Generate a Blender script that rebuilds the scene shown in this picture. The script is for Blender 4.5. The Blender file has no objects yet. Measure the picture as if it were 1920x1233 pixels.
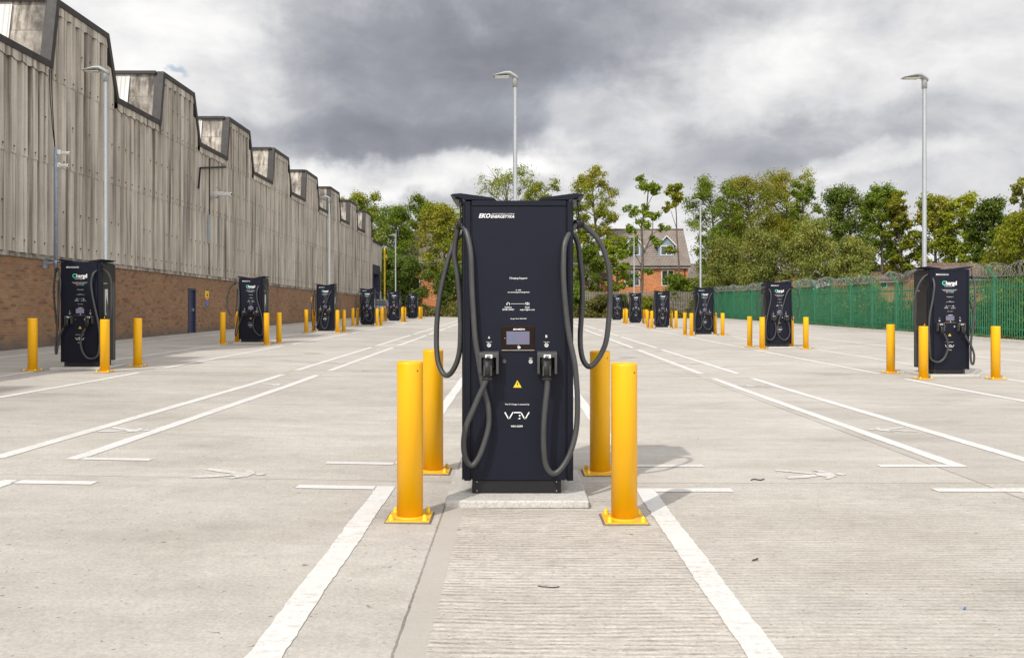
WORLD_STRENGTH, SUN_STRENGTH, EXPOSURE = 0.80, 1.95, 0.60
import bpy, math, random
import numpy as np
from mathutils import Vector, Matrix
C = bpy.data.collections.new('place'); bpy.context.scene.collection.children.link(C)
scene = bpy.context.scene
R = math.radians
PI = math.pi

# ------------------------------------------------------------------ materials
class NT:
    """small helper to write node trees"""
    def __init__(s, tree): s.t = tree; s.n = tree.nodes; s.l = tree.links
    def node(s, kind, **kw):
        n = s.n.new(kind)
        for k, v in kw.items():
            if k.startswith('i_'):
                k = k[2:]
                key = int(k) if k.isdigit() else k.replace('_', ' ')
                s.set(n.inputs[key], v)
            else: setattr(n, k, v)
        return n
    def set(s, sock, v):
        if isinstance(v, bpy.types.NodeSocket): s.l.new(v, sock)
        elif isinstance(v, bpy.types.Node): s.l.new(v.outputs[0], sock)
        else: sock.default_value = v
    def math(s, op, a, b=0.0, c=0.0, clamp=False):
        n = s.n.new('ShaderNodeMath'); n.operation = op; n.use_clamp = clamp
        for i, v in enumerate((a, b, c)): s.set(n.inputs[i], v)
        return n.outputs[0]
    def mix(s, fac, a, b, mode='MIX'):
        n = s.n.new('ShaderNodeMix'); n.data_type = 'RGBA'; n.blend_type = mode
        s.set(n.inputs[0], fac)
        for i, v in ((6, a), (7, b)):
            if isinstance(v, tuple) and len(v) == 3: v = v + (1,)
            s.set(n.inputs[i], v)
        return n.outputs[2]
    def ramp(s, fac, stops):
        n = s.n.new('ShaderNodeValToRGB')
        e = n.color_ramp.elements
        while len(e) > 1: e.remove(e[-1])
        e[0].position = stops[0][0]; e[0].color = (*([stops[0][1]]*3), 1) if not isinstance(stops[0][1], tuple) else (*stops[0][1], 1)
        for p, c in stops[1:]:
            x = e.new(p); x.color = (*([c]*3), 1) if not isinstance(c, tuple) else (*c, 1)
        s.set(n.inputs[0], fac)
        return n.outputs[0]
    def noise(s, vec, scale, detail=3, rough=0.55, dist=0.0):
        n = s.n.new('ShaderNodeTexNoise')
        if vec is not None: s.set(n.inputs['Vector'], vec)
        n.inputs['Scale'].default_value = scale; n.inputs['Detail'].default_value = detail
        n.inputs['Roughness'].default_value = rough; n.inputs['Distortion'].default_value = dist
        return n.outputs[0]
    def mapping(s, vec, scale=(1, 1, 1), loc=(0, 0, 0), rot=(0, 0, 0)):
        n = s.n.new('ShaderNodeMapping'); s.set(n.inputs[0], vec)
        n.inputs['Scale'].default_value = scale; n.inputs['Location'].default_value = loc; n.inputs['Rotation'].default_value = rot
        return n.outputs[0]

def new_mat(name):
    m = bpy.data.materials.new(name); m.use_nodes = True
    t = NT(m.node_tree); b = m.node_tree.nodes['Principled BSDF']
    return m, t, b

def pmat(name, col, rough=0.5, metal=0.0, var=0.12, vscale=6.0, bump=0.0, bscale=60.0, spec=0.5, coat=0.0):
    """painted or plain surface: base colour broken by two noises, slight bump"""
    m, t, b = new_mat(name)
    tc = t.node('ShaderNodeTexCoord').outputs['Object']
    n1 = t.noise(tc, vscale, 4)
    f = t.ramp(n1, [(0.3, 1 - var), (0.7, 1 + var)])
    c = t.mix(1.0, col, f, 'MULTIPLY')
    t.set(b.inputs['Base Color'], c)
    n2 = t.noise(tc, vscale * 3.1, 3)
    t.set(b.inputs['Roughness'], t.math('ADD', t.math('MULTIPLY', n2, 0.18), rough - 0.09))
    b.inputs['Metallic'].default_value = metal
    b.inputs['Specular IOR Level'].default_value = spec
    if coat: b.inputs['Coat Weight'].default_value = coat
    if bump:
        bn = t.node('ShaderNodeBump'); bn.inputs['Strength'].default_value = bump; bn.inputs['Distance'].default_value = 0.01
        t.set(bn.inputs['Height'], t.noise(tc, bscale, 3)); t.set(b.inputs['Normal'], bn.outputs[0])
    return m

M = {}
M['navy'] = pmat('navy powder coat', (0.0062, 0.0074, 0.0165), 0.50, var=0.10, vscale=3, bump=0.12, bscale=420, spec=0.22)
M['navy_dark'] = pmat('dark side panels', (0.009, 0.0085, 0.010), 0.38, var=0.1, vscale=3, spec=0.4)
M['gap'] = pmat('dark gap', (0.003, 0.003, 0.004), 0.7)
M['rubber'] = pmat('cable rubber', (0.050, 0.051, 0.051), 0.44, var=0.15, vscale=9, bump=0.15, bscale=90)
M['plastic'] = pmat('black plastic', (0.014, 0.014, 0.015), 0.46, var=0.12, vscale=20, spec=0.3)
M['plastic_grey'] = pmat('grey plastic', (0.055, 0.054, 0.052), 0.5, var=0.1, vscale=20)
M['yellow'] = pmat('yellow bollard paint', (0.90, 0.455, 0.001), 0.36, var=0.05, vscale=4, spec=0.5)
def m_bollard():
    m, t, b = new_mat('yellow bollard paint')
    tc = t.node('ShaderNodeTexCoord').outputs['Object']; oi = t.node('ShaderNodeObjectInfo').outputs['Random']
    sp = t.node('ShaderNodeSeparateXYZ'); t.set(sp.inputs[0], tc)
    c = t.mix(t.noise(tc, 3.0, 4), (0.87, 0.435, 0.001), (0.92, 0.475, 0.002))
    off = t.node('ShaderNodeCombineXYZ'); t.set(off.inputs[0], t.math('MULTIPLY', oi, 40.0))
    va = t.node('ShaderNodeVectorMath'); va.operation = 'ADD'; t.set(va.inputs[0], tc); t.set(va.inputs[1], off.outputs[0])
    dirt = t.math('ADD', sp.outputs[2], t.math('MULTIPLY', t.noise(va.outputs[0], 9, 4, 0.7), 0.16))
    c = t.mix(t.ramp(dirt, [(0.07, 0.35), (0.13, 0.0)]), c, (0.38, 0.27, 0.08))
    sc = t.ramp(t.noise(t.mapping(va.outputs[0], (9, 9, 42)), 1.0, 3, 0.6), [(0.72, 0.0), (0.78, 0.30)])
    c = t.mix(sc, c, (0.30, 0.17, 0.03))
    t.set(b.inputs['Base Color'], c); b.inputs['Roughness'].default_value = 0.36
    return m
M['yellow'] = m_bollard()
M['mortar'] = pmat('dark bedding mortar', (0.16, 0.145, 0.125), 0.9, var=0.3, vscale=20)
M['yellow_cap'] = pmat('yellow bolt caps', (0.80, 0.52, 0.01), 0.4, var=0.05)
M['galv'] = pmat('galvanised steel', (0.40, 0.42, 0.43), 0.45, metal=0.5, var=0.05, vscale=14)
M['galv_dull'] = pmat('weathered galvanised steel', (0.30, 0.35, 0.41), 0.55, metal=0.4, var=0.15, vscale=10)
M['lamp_grey'] = pmat('lamp housing', (0.36, 0.37, 0.37), 0.5, var=0.08)
M['lens'] = pmat('lamp lens', (0.62, 0.62, 0.58), 0.25)
M['white'] = pmat('white lettering', (0.80, 0.80, 0.79), 0.55, var=0.03)
M['white_paint'] = pmat('white frames', (0.78, 0.78, 0.76), 0.45, var=0.05)
M['steel'] = pmat('brushed steel', (0.62, 0.60, 0.57), 0.3, metal=0.8, var=0.1, vscale=40)
M['teal'] = pmat('green lettering', (0.05, 0.62, 0.40), 0.5)
M['orange'] = pmat('orange lettering', (0.80, 0.30, 0.03), 0.5)
M['blue'] = pmat('blue print', (0.03, 0.20, 0.60), 0.5)
M['red'] = pmat('red print', (0.62, 0.03, 0.03), 0.5)
M['sign_yellow'] = pmat('yellow print', (0.85, 0.55, 0.02), 0.5)
M['grey_print'] = pmat('grey print', (0.16, 0.17, 0.22), 0.5)
M['black'] = pmat('black print', (0.008, 0.008, 0.008), 0.5)
M['door'] = pmat('navy door paint', (0.030, 0.034, 0.075), 0.4, var=0.1)
M['coping'] = pmat('dark brown flashing', (0.026, 0.021, 0.019), 0.6, var=0.45, vscale=2.5)
M['fence_green'] = pmat('green fence paint', (0.026, 0.165, 0.080), 0.55, var=0.2, vscale=2)
M['wire'] = pmat('razor wire', (0.26, 0.27, 0.25), 0.5, metal=0.3)
M['pale_sheet'] = pmat('label sheet', (0.62, 0.62, 0.60), 0.5, var=0.06, vscale=30)
M['timber'] = pmat('weathered timber', (0.19, 0.165, 0.13), 0.8, var=0.4, vscale=5)
M['glass'] = pmat('dark window glass', (0.03, 0.035, 0.04), 0.08, spec=0.8)
M['car_paint'] = pmat('silver car paint', (0.20, 0.22, 0.24), 0.25, metal=0.5, coat=0.6)
M['tyre'] = pmat('tyre', (0.012, 0.012, 0.012), 0.8)
M['tail_red'] = pmat('tail light', (0.5, 0.01, 0.01), 0.2)
M['post_yellow'] = pmat('yellow post paint', (0.62, 0.40, 0.01), 0.5)
M['dormer_grey'] = pmat('blue grey dormer cladding', (0.24, 0.31, 0.35), 0.6, var=0.15)
M['litter'] = pmat('dark scrap', (0.02, 0.02, 0.022), 0.6)
M['leaf_litter'] = pmat('dry leaf', (0.10, 0.055, 0.03), 0.8)

def m_screen():
    m, t, b = new_mat('lit screen')
    b.inputs['Base Color'].default_value = (0.07, 0.075, 0.11, 1)
    b.inputs['Roughness'].default_value = 0.2
    b.inputs['Emission Color'].default_value = (0.50, 0.52, 0.80, 1)
    b.inputs['Emission Strength'].default_value = 0.13
    return m
M['screen'] = m_screen()
def m_bezel():
    m, t, b = new_mat('glossy screen surround')
    b.inputs['Base Color'].default_value = (0.014, 0.005, 0.004, 1); b.inputs['Roughness'].default_value = 0.06  # reddish base colour stands in for a reflection in the glass
    return m
M['bezel'] = m_bezel()

def m_concrete():
    m, t, b = new_mat('brushed concrete slabs')
    pos = t.node('ShaderNodeNewGeometry').outputs['Position']
    sx = t.node('ShaderNodeSeparateXYZ'); t.set(sx.inputs[0], pos); X, Y = sx.outputs[0], sx.outputs[1]
    big = t.noise(t.mapping(pos, (0.25, 0.45, 1)), 1.0, 5, 0.6)
    mid = t.noise(t.mapping(pos, (0.7, 1.5, 1)), 1.0, 5, 0.65)
    fine = t.noise(pos, 55, 4, 0.7)
    speck = t.noise(pos, 24, 2, 0.5)
    # fine tined ridges run across the car park (along X)
    ph = t.math('ADD', t.math('DIVIDE', Y, 0.043), t.math('MULTIPLY', t.noise(t.mapping(pos, (1.1, 5.0, 1)), 1.0, 4, 0.6), 2.0))
    tri = t.math('MULTIPLY', t.math('ABSOLUTE', t.math('SUBTRACT', t.math('FRACT', ph), 0.5)), 2.0)
    rid = t.math('ADD', t.math('MULTIPLY', t.math('SUBTRACT', tri, 0.5), t.ramp(t.noise(t.mapping(pos, (4.5, 13, 1)), 1.0, 5, 0.7), [(0.40, 0.04), (0.62, 0.62)])), t.math('ADD', t.math('MULTIPLY', t.noise(t.mapping(pos, (9, 18, 1)), 1.0, 5, 0.75), 0.7), 0.15))
    rid2 = t.noise(t.mapping(pos, (22, 60, 1)), 1.0, 3, 0.65)
    band = t.noise(t.mapping(pos, (0.35, 5.0, 1)), 1.0, 4, 0.6)
    # strongly tined strip in front of the nearest charger
    strip = t.math('MULTIPLY', t.math('GREATER_THAN', t.math('ADD', X, t.math('MULTIPLY', speck, 0.03)), -0.325), t.math('LESS_THAN', Y, 6.42))
    strip = t.math('MULTIPLY', strip, t.math('SUBTRACT', 1.0, t.math('MULTIPLY', t.math('GREATER_THAN', X, 0.98), 0.45)))
    plain = t.math('MULTIPLY', t.math('LESS_THAN', X, -0.46), t.math('LESS_THAN', Y, 6.42))
    amt = t.math('ADD', t.math('MULTIPLY', strip, 0.80), t.math('SUBTRACT', 0.17, t.math('MULTIPLY', plain, 0.12)))
    base = t.mix(t.ramp(big, [(0.3, 0.0), (0.7, 1.0)]), (0.466, 0.431, 0.388), (0.558, 0.522, 0.474))
    base = t.mix(t.ramp(mid, [(0.28, 0.0), (0.62, 1.0)]), t.mix(1, base, (0.84, 0.825, 0.805), 'MULTIPLY'), base)
    base = t.mix(1, base, t.ramp(band, [(0.3, 0.95), (0.7, 1.03)]), 'MULTIPLY')
    base = t.mix(1, base, t.ramp(t.noise(pos, 7, 4, 0.7), [(0.3, 0.93), (0.7, 1.06)]), 'MULTIPLY')
    base = t.mix(1, base, t.ramp(fine, [(0.25, 0.78), (0.75, 1.18)]), 'MULTIPLY')
    rr = t.math('ADD', t.math('MULTIPLY', rid, 0.65), t.math('MULTIPLY', rid2, 0.35))
    rm = t.ramp(rr, [(0.28, (0.58, 0.54, 0.49)), (0.47, (0.95, 0.94, 0.925)), (0.66, (1.26, 1.26, 1.26))])
    base = t.mix(amt, base, t.mix(1, base, rm, 'MULTIPLY'))
    # dark grit
    grit = t.ramp(t.noise(pos, 38, 2, 0.4), [(0.26, 0.50), (0.31, 1.0)])
    grit2 = t.ramp(t.noise(pos, 11, 1, 0.3), [(0.17, 0.45), (0.20, 1.0)])
    base = t.mix(1, t.mix(1, base, grit, 'MULTIPLY'), grit2, 'MULTIPLY')
    # oil and damp stains
    st = t.ramp(t.noise(t.mapping(pos, (0.55, 1.0, 1), (3.1, 7.7, 0)), 1.0, 4, 0.55), [(0.24, 0.76), (0.42, 1.0)])
    base = t.mix(1, base, st, 'MULTIPLY')
    # per slab tone
    wn = t.node('ShaderNodeTexWhiteNoise'); wn.noise_dimensions = '2D'
    cx = t.math('FLOOR', t.math('DIVIDE', t.math('ADD', X, 4.37), 3.935)); cy = t.math('FLOOR', t.math('DIVIDE', t.math('ADD', Y, -6.42), 4.8))
    cv = t.node('ShaderNodeCombineXYZ'); t.set(cv.inputs[0], cx); t.set(cv.inputs[1], cy); t.set(wn.inputs['Vector'], cv.outputs[0])
    base = t.mix(1, base, t.ramp(wn.outputs[0], [(0, 0.93), (1, 1.05)]), 'MULTIPLY')
    # joints
    def line(coord, at, w):
        return t.math('LESS_THAN', t.math('ABSOLUTE', t.math('SUBTRACT', coord, at)), w)
    wob = t.math('MULTIPLY', t.math('SUBTRACT', speck, 0.5), 0.012)
    Xw = t.math('ADD', X, wob); Yw = t.math('ADD', Y, wob)
    j = None
    fr = t.math('ABSOLUTE', t.math('SUBTRACT', t.math('FRACT', t.math('DIVIDE', t.math('ADD', Yw, -6.42 + 48 + 2.4), 4.8)), 0.5))
    j = t.math('LESS_THAN', fr, 0.0014)
    for x, w in ((-0.46, 0.006), (-4.37, 0.009), (3.50, 0.009), (-8.30, 0.01), (7.42, 0.01), (11.3, 0.01)):
        j = t.math('MAXIMUM', j, line(Xw, x, w))
    base = t.mix(t.math('MULTIPLY', j, t.ramp(mid, [(0.3, 0.75), (0.65, 0.45)])), base, (0.13, 0.11, 0.09))
    tw = t.math('MULTIPLY', t.math('MULTIPLY', t.math('GREATER_THAN', Xw, -0.452), t.math('LESS_THAN', Xw, -0.335)), t.math('LESS_THAN', Y, 5.66))
    base = t.mix(t.math('MULTIPLY', tw, 0.8), base, t.mix(mid, (0.40, 0.365, 0.32), (0.48, 0.445, 0.40)))
    t.set(b.inputs['Base Color'], base)
    b.inputs['Roughness'].default_value = 0.86; b.inputs['Specular IOR Level'].default_value = 0.25
    h = t.math('ADD', t.math('MULTIPLY', rr, t.math('MULTIPLY', amt, 1.6)), t.math('MULTIPLY', fine, 0.35))
    h = t.math('SUBTRACT', h, t.math('MULTIPLY', j, 1.5))
    bn = t.node('ShaderNodeBump'); bn.inputs['Strength'].default_value = 0.6; bn.inputs['Distance'].default_value = 0.008
    t.set(bn.inputs['Height'], h); t.set(b.inputs['Normal'], bn.outputs[0])
    return m
M['concrete'] = m_concrete()

def m_marking(name, worn):
    m, t, b = new_mat(name)
    pos = t.node('ShaderNodeNewGeometry').outputs['Position']
    n = t.noise(pos, 30, 4, 0.7); n2 = t.noise(t.mapping(pos, (2.5, 26, 1)), 1, 3, 0.6); n3 = t.noise(pos, 0.9, 3)
    v = t.math('ADD', t.math('ADD', t.math('MULTIPLY', n, 0.45), t.math('MULTIPLY', n2, 0.35)), t.math('MULTIPLY', n3, 0.20))
    w = t.ramp(v, [(worn - 0.06, 0.0), (worn + 0.06, 1.0)])
    c = t.mix(w, (0.53, 0.498, 0.452), t.mix(t.noise(pos, 6, 3), (0.62, 0.605, 0.58), (0.74, 0.73, 0.705)))
    t.set(b.inputs['Base Color'], c); b.inputs['Roughness'].default_value = 0.7
    bn = t.node('ShaderNodeBump'); bn.inputs['Strength'].default_value = 0.4; bn.inputs['Distance'].default_value = 0.004
    t.set(bn.inputs['Height'], n); t.set(b.inputs['Normal'], bn.outputs[0])
    return m
M['marking'] = m_marking('white road paint', 0.435)
M['marking_worn'] = m_marking('worn white road paint', 0.515)

def m_plinth():
    m, t, b = new_mat('cast concrete')
    pos = t.node('ShaderNodeTexCoord').outputs['Object']
    c = t.mix(t.noise(pos, 5, 5, 0.65), (0.44, 0.42, 0.38), (0.62, 0.595, 0.55))
    c = t.mix(1, c, t.ramp(t.noise(pos, 70, 3), [(0.3, 0.75), (0.6, 1.08)]), 'MULTIPLY')
    t.set(b.inputs['Base Color'], c); b.inputs['Roughness'].default_value = 0.9
    bn = t.node('ShaderNodeBump'); bn.inputs['Strength'].default_value = 0.4; bn.inputs['Distance'].default_value = 0.01
    t.set(bn.inputs['Height'], t.noise(pos, 45, 4, 0.7)); t.set(b.inputs['Normal'], bn.outputs[0])
    return m
M['plinth'] = m_plinth()

def m_brick(name, c1, c2, mortar, soil=True):
    m, t, b = new_mat(name)
    tc = t.node('ShaderNodeTexCoord').outputs['Object']
    nrm = t.node('ShaderNodeNewGeometry').outputs['Normal']
    sn = t.node('ShaderNodeSeparateXYZ'); t.set(sn.inputs[0], nrm)
    sp = t.node('ShaderNodeSeparateXYZ'); t.set(sp.inputs[0], tc)
    facing = t.math('GREATER_THAN', t.math('ABSOLUTE', sn.outputs[0]), 0.6)
    u = t.math('ADD', t.math('MULTIPLY', sp.outputs[1], facing), t.math('MULTIPLY', sp.outputs[0], t.math('SUBTRACT', 1, facing)))
    cv = t.node('ShaderNodeCombineXYZ'); t.set(cv.inputs[0], u); t.set(cv.inputs[1], sp.outputs[2])
    br = t.node('ShaderNodeTexBrick'); t.set(br.inputs['Vector'], cv.outputs[0])
    br.inputs['Scale'].default_value = 1.0; br.inputs['Brick Width'].default_value = 0.225; br.inputs['Row Height'].default_value = 0.075
    br.inputs['Mortar Size'].default_value = 0.011; br.inputs['Mortar Smooth'].default_value = 0.2; br.inputs['Bias'].default_value = 0.0
    br.inputs['Color1'].default_value = (*c1, 1); br.inputs['Color2'].default_value = (*c2, 1); br.inputs['Mortar'].default_value = (*mortar, 1)
    n = t.noise(cv.outputs[0], 0.5, 5, 0.6)
    # odd bricks: a voronoi-free per brick tone from white noise on the brick grid
    row = t.math('FLOOR', t.math('DIVIDE', sp.outputs[2], 0.075))
    off = t.math('MULTIPLY', t.math('MODULO', row, 2.0), 0.5)
    col = t.math('FLOOR', t.math('ADD', t.math('DIVIDE', u, 0.225), off))
    wv = t.node('ShaderNodeCombineXYZ'); t.set(wv.inputs[0], col); t.set(wv.inputs[1], row)
    wn = t.node('ShaderNodeTexWhiteNoise'); wn.noise_dimensions = '2D'; t.set(wn.inputs['Vector'], wv.outputs[0])
    tone = t.ramp(wn.outputs[0], [(0.0, (0.55, 0.52, 0.52)), (0.08, (0.70, 0.66, 0.63)), (0.16, (0.95, 0.95, 0.95)), (0.90, (1.12, 1.12, 1.1)), (0.972, (1.15, 1.12, 1.1)), (0.978, (1.35, 0.95, 0.8)), (1.0, (1.45, 0.9, 0.72))])
    c = t.mix(0.8, br.outputs['Color'], t.mix(1, br.outputs['Color'], tone, 'MULTIPLY'))
    c = t.mix(1, c, t.ramp(n, [(0.3, 0.78), (0.7, 1.12)]), 'MULTIPLY')
    if soil:   # splash-back dirt along the foot of the wall
        z = t.math('ADD', sp.outputs[2], t.math('MULTIPLY', t.noise(cv.outputs[0], 1.6, 4), 0.5))
        c = t.mix(t.ramp(z, [(0.55, 0.75), (0.95, 0.0)]), c, (0.10, 0.092, 0.085))
        rs = t.ramp(t.noise(t.mapping(cv.outputs[0], (0.8, 0.35, 1), (5, 2, 0)), 1.0, 5, 0.7), [(0.62, 0.0), (0.76, 0.5)])
        c = t.mix(rs, c, (0.26, 0.24, 0.22))
    t.set(b.inputs['Base Color'], c); b.inputs['Roughness'].default_value = 0.9
    bn = t.node('ShaderNodeBump'); bn.inputs['Strength'].default_value = 0.5; bn.inputs['Distance'].default_value = 0.008; bn.invert = True
    t.set(bn.inputs['Height'], br.outputs['Fac']); t.set(b.inputs['Normal'], bn.outputs[0])
    return m
M['brick'] = m_brick('brown stock brick', (0.300, 0.162, 0.080), (0.220, 0.116, 0.058), (0.25, 0.17, 0.105))
M['brick_orange'] = m_brick('orange brick', (0.64, 0.225, 0.080), (0.57, 0.195, 0.070), (0.54, 0.30, 0.17), soil=False)

def m_cladding(name, soot=0.0, horizontal=False):
    m, t, b = new_mat(name)
    tc = t.node('ShaderNodeTexCoord').outputs['Object']
    streak = t.noise(t.mapping(tc, (2.2, 2.2, 0.10)), 1.0, 5, 0.62)
    narrow = t.noise(t.mapping(tc, (6.5, 6.5, 0.16)), 1.0, 4, 0.6)
    blotch = t.noise(tc, 0.35, 5, 0.65)
    fine = t.noise(tc, 22, 4, 0.7)
    c = t.mix(t.ramp(streak, [(0.30, 0.0), (0.68, 1.0)]), (0.405, 0.358, 0.298), (0.665, 0.608, 0.530))
    c = t.mix(t.ramp(narrow, [(0.34, 0.90), (0.53, 0.0)]), c, (0.150, 0.116, 0.083))
    c = t.mix(1, c, t.ramp(blotch, [(0.30, 0.80), (0.70, 1.10)]), 'MULTIPLY')
    c = t.mix(1, c, t.ramp(fine, [(0.25, 0.88), (0.75, 1.08)]), 'MULTIPLY')
    st = t.ramp(t.noise(t.mapping(tc, (0.9, 0.9, 0.12), (4, 9, 1)), 1, 3, 0.55), [(0.58, 0.0), (0.72, 0.62)])
    c = t.mix(st, c, (0.115, 0.105, 0.10))
    if soot:
        sp = t.ramp(t.noise(t.mapping(tc, (0.8, 0.8, 0.6), (1, 3, 2)), 1, 5, 0.7), [(0.40, 0.0), (0.66, soot)])
        c = t.mix(sp, c, (0.05, 0.047, 0.043))
    t.set(b.inputs['Base Color'], c); b.inputs['Roughness'].default_value = 0.88; b.inputs['Specular IOR Level'].default_value = 0.25
    bn = t.node('ShaderNodeBump'); bn.inputs['Strength'].default_value = 0.25; bn.inputs['Distance'].default_value = 0.008
    t.set(bn.inputs['Height'], fine); t.set(b.inputs['Normal'], bn.outputs[0])
    return m
M['cladding'] = m_cladding('weathered cement sheeting')
M['cladding_sooty'] = m_cladding('sooty cement sheeting', 0.9)
M['lichen'] = pmat('fixing stains', (0.045, 0.030, 0.022), 0.9, var=0.3)
def m_rooflight():
    m, t, b = new_mat('pale ribbed roof light')
    tc = t.node('ShaderNodeTexCoord').outputs['Object']
    w = t.node('ShaderNodeTexWave'); w.wave_type = 'BANDS'; w.bands_direction = 'X'; t.set(w.inputs[0], tc); w.inputs['Scale'].default_value = 2.1; w.inputs['Distortion'].default_value = 0.0
    n = t.noise(t.mapping(tc, (1.2, 1.2, 0.25)), 1.0, 4)
    c = t.mix(t.ramp(n, [(0.35, 0.0), (0.6, 1.0)]), (0.46, 0.44, 0.40), (0.60, 0.60, 0.585))
    c = t.mix(1, c, t.ramp(w.outputs[0], [(0, 0.72), (0.4, 1.0)]), 'MULTIPLY')
    t.set(b.inputs['Base Color'], c); b.inputs['Roughness'].default_value = 0.5
    return m
M['rooflight'] = m_rooflight()

def m_tiles(name, c1, c2):
    m, t, b = new_mat(name)
    tc = t.node('ShaderNodeTexCoord').outputs['Object']
    sp = t.node('ShaderNodeSeparateXYZ'); t.set(sp.inputs[0], tc)
    cv = t.node('ShaderNodeCombineXYZ'); t.set(cv.inputs[0], sp.outputs[0]); t.set(cv.inputs[1], sp.outputs[2])
    br = t.node('ShaderNodeTexBrick'); t.set(br.inputs['Vector'], cv.outputs[0])
    br.inputs['Scale'].default_value = 1.0; br.inputs['Brick Width'].default_value = 0.33; br.inputs['Row Height'].default_value = 0.24; br.inputs['Mortar Size'].default_value = 0.03
    br.inputs['Color1'].default_value = (*c1, 1); br.inputs['Color2'].default_value = (*c2, 1); br.inputs['Mortar'].default_value = (c1[0]*.5, c1[1]*.5, c1[2]*.5, 1)
    c = t.mix(1, br.outputs[0], t.ramp(t.noise(tc, 0.8, 4), [(0.3, 0.8), (0.7, 1.15)]), 'MULTIPLY')
    t.set(b.inputs['Base Color'], c); b.inputs['Roughness'].default_value = 0.85
    return m
M['tiles'] = m_tiles('brown concrete roof tiles', (0.270, 0.222, 0.188), (0.230, 0.187, 0.158))
M['tiles_red'] = m_tiles('red brown roof tiles', (0.20, 0.125, 0.095), (0.17, 0.11, 0.085))

def m_bark():
    m, t, b = new_mat('bark')
    tc = t.node('ShaderNodeTexCoord').outputs['Object']
    n = t.noise(t.mapping(tc, (5, 5, 1.0)), 1.5, 5, 0.65)
    t.set(b.inputs['Base Color'], t.mix(n, (0.055, 0.042, 0.032), (0.19, 0.155, 0.125))); b.inputs['Roughness'].default_value = 0.9
    return m
M['bark'] = m_bark()

def m_leaf(name, ca, cb, cc, scale=0.35, trans=0.42):
    """three leaf tones: clumps of each through the crown, plus leaf to leaf variation"""
    m, t, b = new_mat(name)
    m.node_tree.nodes.remove(b)
    out = m.node_tree.nodes['Material Output']
    g = t.node('ShaderNodeNewGeometry')
    tc = t.node('ShaderNodeTexCoord').outputs['Object']
    oi = t.node('ShaderNodeObjectInfo').outputs['Random']
    n = t.noise(tc, scale, 3, 0.6)
    att = t.node('ShaderNodeAttribute'); att.attribute_name = 'tone'
    r = att.outputs['Fac']
    f = t.math('ADD', t.math('MULTIPLY', n, 0.75), t.math('MULTIPLY', r, 0.25))
    c = t.mix(t.ramp(f, [(0.36, 0.0), (0.56, 1.0)]), ca, cb)
    c = t.mix(t.ramp(t.math('ADD', t.math('MULTIPLY', t.noise(tc, scale * 0.7, 2, 0.5), 0.7), t.math('MULTIPLY', r, 0.3)), [(0.55, 0.0), (0.68, 1.0)]), c, cc)
    c = t.mix(1, c, t.ramp(r, [(0, 0.70), (1, 1.30)]), 'MULTIPLY')
    c = t.mix(1, c, t.ramp(oi, [(0, 0.85), (1, 1.12)]), 'MULTIPLY')
    d = t.node('ShaderNodeBsdfDiffuse'); t.set(d.inputs[0], c)
    tr = t.node('ShaderNodeBsdfTranslucent'); t.set(tr.inputs[0], t.mix(1, c, (1.15, 1.2, 0.6), 'MULTIPLY'))
    ms = t.node('ShaderNodeMixShader'); ms.inputs[0].default_value = trans
    m.node_tree.links.new(d.outputs[0], ms.inputs[1]); m.node_tree.links.new(tr.outputs[0], ms.inputs[2])
    m.node_tree.links.new(ms.outputs[0], out.inputs[0])
    return m
M['leaf_green'] = m_leaf('mid green leaves', (0.120, 0.180, 0.028), (0.190, 0.262, 0.038), (0.29, 0.31, 0.045))
M['leaf_fresh'] = m_leaf('yellow green leaves', (0.160, 0.220, 0.026), (0.300, 0.345, 0.040), (0.42, 0.38, 0.05))
M['leaf_gold'] = m_leaf('golden green leaves', (0.185, 0.225, 0.030), (0.300, 0.320, 0.038), (0.39, 0.28, 0.06))
M['leaf_dark'] = m_leaf('dark green leaves', (0.085, 0.130, 0.028), (0.140, 0.190, 0.040), (0.21, 0.245, 0.055))
M['leaf_willow'] = m_leaf('grey green willow leaves', (0.185, 0.220, 0.058), (0.280, 0.300, 0.082), (0.37, 0.34, 0.10), 0.5)
M['leaf_hedge'] = m_leaf('hedge leaves', (0.045, 0.085, 0.016), (0.09, 0.14, 0.025), (0.16, 0.17, 0.03), 0.6)
M['leaf_rough'] = m_leaf('rough verge growth', (0.10, 0.11, 0.03), (0.20, 0.19, 0.06), (0.30, 0.22, 0.11), 0.45)

def m_ground():
    m, t, b = new_mat('rough grass and soil')
    pos = t.node('ShaderNodeNewGeometry').outputs['Position']
    c = t.mix(t.noise(pos, 0.4, 6, 0.7), (0.09, 0.095, 0.04), (0.12, 0.16, 0.045))
    c = t.mix(t.ramp(t.noise(pos, 6, 4), [(0.4, 0.0), (0.6, 0.6)]), c, (0.25, 0.21, 0.13))
    t.set(b.inputs['Base Color'], c); b.inputs['Roughness'].default_value = 0.95
    return m
M['ground'] = m_ground()

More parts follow.
